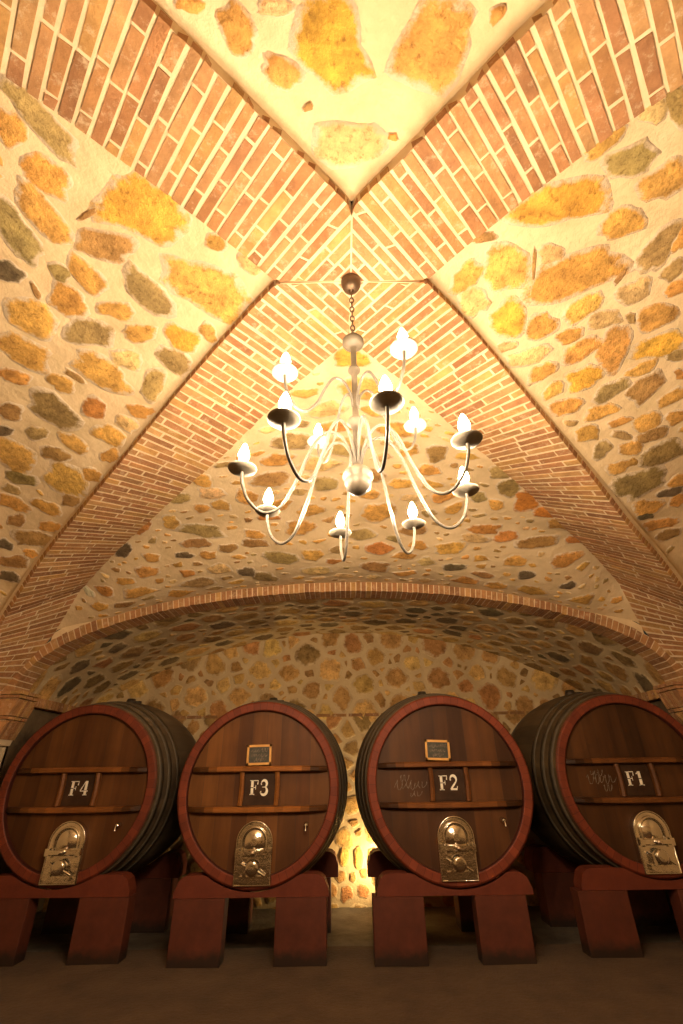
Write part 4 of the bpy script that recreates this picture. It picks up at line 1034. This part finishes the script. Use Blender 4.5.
# ------------------------------------------------------------------ chandelier
ch = empty('chandelier', (CX, CY, CZ - .005)); tag(ch, 'many-armed chandelier with lit candle bulbs hanging from the crown of the vault', 'chandelier')
Z = lambda z: z - (CZ - .005)
cn = MB(); cn.lathe([(.0, Z(4.145)), (.03, Z(4.148)), (.052, Z(4.165)), (.062, Z(4.195)), (.064, Z(4.222)), (.05, Z(4.226))], 28); cn.build('ceiling_canopy', MT['dark_bronze'], ch)
cl = MB(); z = 4.15; k = 0
while z > 3.72:
    pts = [Vector(((.012 * math.cos(a)) if k % 2 == 0 else 0, 0 if k % 2 == 0 else .012 * math.cos(a), Z(z - .024) + .027 * math.sin(a))) for a in [2 * PI * q / 12 for q in range(13)]]
    cl.tube(pts, .0042, 6, cap=False); z -= .043; k += 1
cl.build('chain', MT['dark_bronze'], ch)
st = MB()
st.lathe([(.0, Z(3.735)), (.016, Z(3.73)), (.02, Z(3.70)), (.048, Z(3.685)), (.062, Z(3.665)), (.062, Z(3.645)), (.045, Z(3.625)), (.022, Z(3.615)), (.017, Z(3.60)), (.016, Z(3.47)),
          (.024, Z(3.455)), (.034, Z(3.435)), (.034, Z(3.425)), (.02, Z(3.405)), (.016, Z(3.39)), (.017, Z(3.10)), (.026, Z(3.085)), (.042, Z(3.065)), (.044, Z(3.05)), (.028, Z(3.03)), (.018, Z(3.01)),
          (.018, Z(2.80)), (.03, Z(2.775)), (.055, Z(2.755)), (.072, Z(2.735)), (.074, Z(2.715)), (.06, Z(2.705)), (.066, Z(2.69)), (.060, Z(2.66)), (.038, Z(2.635)), (.012, Z(2.62)), (.0, Z(2.617))], 28)
o = st.build('turned_stem', MT['turned'], ch)
def smooth_path(pts, n=8):
    P = [Vector(p) for p in pts]; out = []
    for i in range(len(P) - 1):
        p0 = P[max(i - 1, 0)]; p1 = P[i]; p2 = P[i + 1]; p3 = P[min(i + 2, len(P) - 1)]
        for k in range(n):
            t = k / n
            out.append(.5 * ((2 * p1) + (p2 - p0) * t + (2 * p0 - 5 * p1 + 4 * p2 - p3) * t * t + (3 * p1 - p0 - 3 * p2 + p3) * t ** 3))
    out.append(P[-1]); return out
def make_arm(path, zp, rp, glow):
    am = MB(); am.tube(smooth_path([(r, 0, Z(z)) for r, z in path]), .0078, 8)
    arm = am.build('arm', MT['pale_metal'], ch)
    pn = MB(); pn.lathe([(.0, Z(zp) - .012), (.016, Z(zp) - .012), (.035, Z(zp) - .004), (.061, Z(zp) + .001), (.066, Z(zp) + .008), (.063, Z(zp) + .009), (.03, Z(zp) + .004), (.0, Z(zp) + .003)], 24, 0, (1, 1, 1), (rp, 0, 0))
    pn.build('drip_pan', MT['pan'], arm)
    sl = MB(); sl.lathe([(.015, Z(zp)), (.015, Z(zp) + .045), (.0, Z(zp) + .046)], 14, 0, (1, 1, 1), (rp, 0, 0)); sl.build('candle_sleeve', MT['sleeve'], arm)
    bl = MB(); bl.lathe([(.0, Z(zp) + .040), (.014, Z(zp) + .046), (.024, Z(zp) + .070), (.025, Z(zp) + .085), (.018, Z(zp) + .112), (.008, Z(zp) + .138), (.0, Z(zp) + .15)], 12, 0, (1, 1, 1), (rp, 0, 0))
    bl.build('bulb', MT[glow], arm)
    return arm
ZL, ZU = 2.685, 3.20
low = make_arm([(.016, 2.78), (.035, 2.87), (.085, 2.955), (.155, 2.965), (.225, 2.86), (.285, 2.68), (.355, 2.52), (.43, 2.475), (.50, 2.53), (.535, 2.62), (.54, ZL - .008)], ZL, .54, 'bulb')
upp = make_arm([(.016, 3.16), (.03, 3.25), (.075, 3.315), (.13, 3.305), (.18, 3.21), (.225, 3.09), (.285, 3.01), (.345, 3.02), (.39, 3.10), (.405, ZU - .008)], ZU, .405, 'bulb_small')
for i, a in enumerate((-167, -123.7, -80, -34.5, 9.5, 53.5, 99.5, 150.5)):
    o = low if i == 0 else copy_tree(low, ch); o.rotation_euler = (0, 0, math.radians(a))
for i, a in enumerate((-150, -57, 31, 122)):
    o = upp if i == 0 else copy_tree(upp, ch); o.rotation_euler = (0, 0, math.radians(a))

# ------------------------------------------------------------------ small floodlight on the strip behind the casks, aimed at the back wall
fd = empty('floodlight', (.60, 7.50, -.10)); tag(fd, 'small lit floodlight on the floor behind the casks F3 and F2', 'floodlight')
b_ = MB(); b_.box((0, 0, .012), (.12, .10, .024)); b_.tube([(0, 0, .02), (0, 0, .36)], .014, 10); b_.build('stand', MT['iron'], fd)
rot = Vector((-.66, .42, .62)).normalized().to_track_quat('Z', 'Y').to_matrix()
hs = MB()
hs.box((0, 0, .41), (.15, .12, .07), 0, (1, 1, 1), rot); hs.build('housing', MT['iron'], fd)
ln_ = MB(); ln_.box(Vector((0, 0, .41)) + rot @ Vector((0, 0, .038)), (.13, .10, .006), 0, (1, 1, 1), rot); ln_.build('lens', MT['flood'], fd)
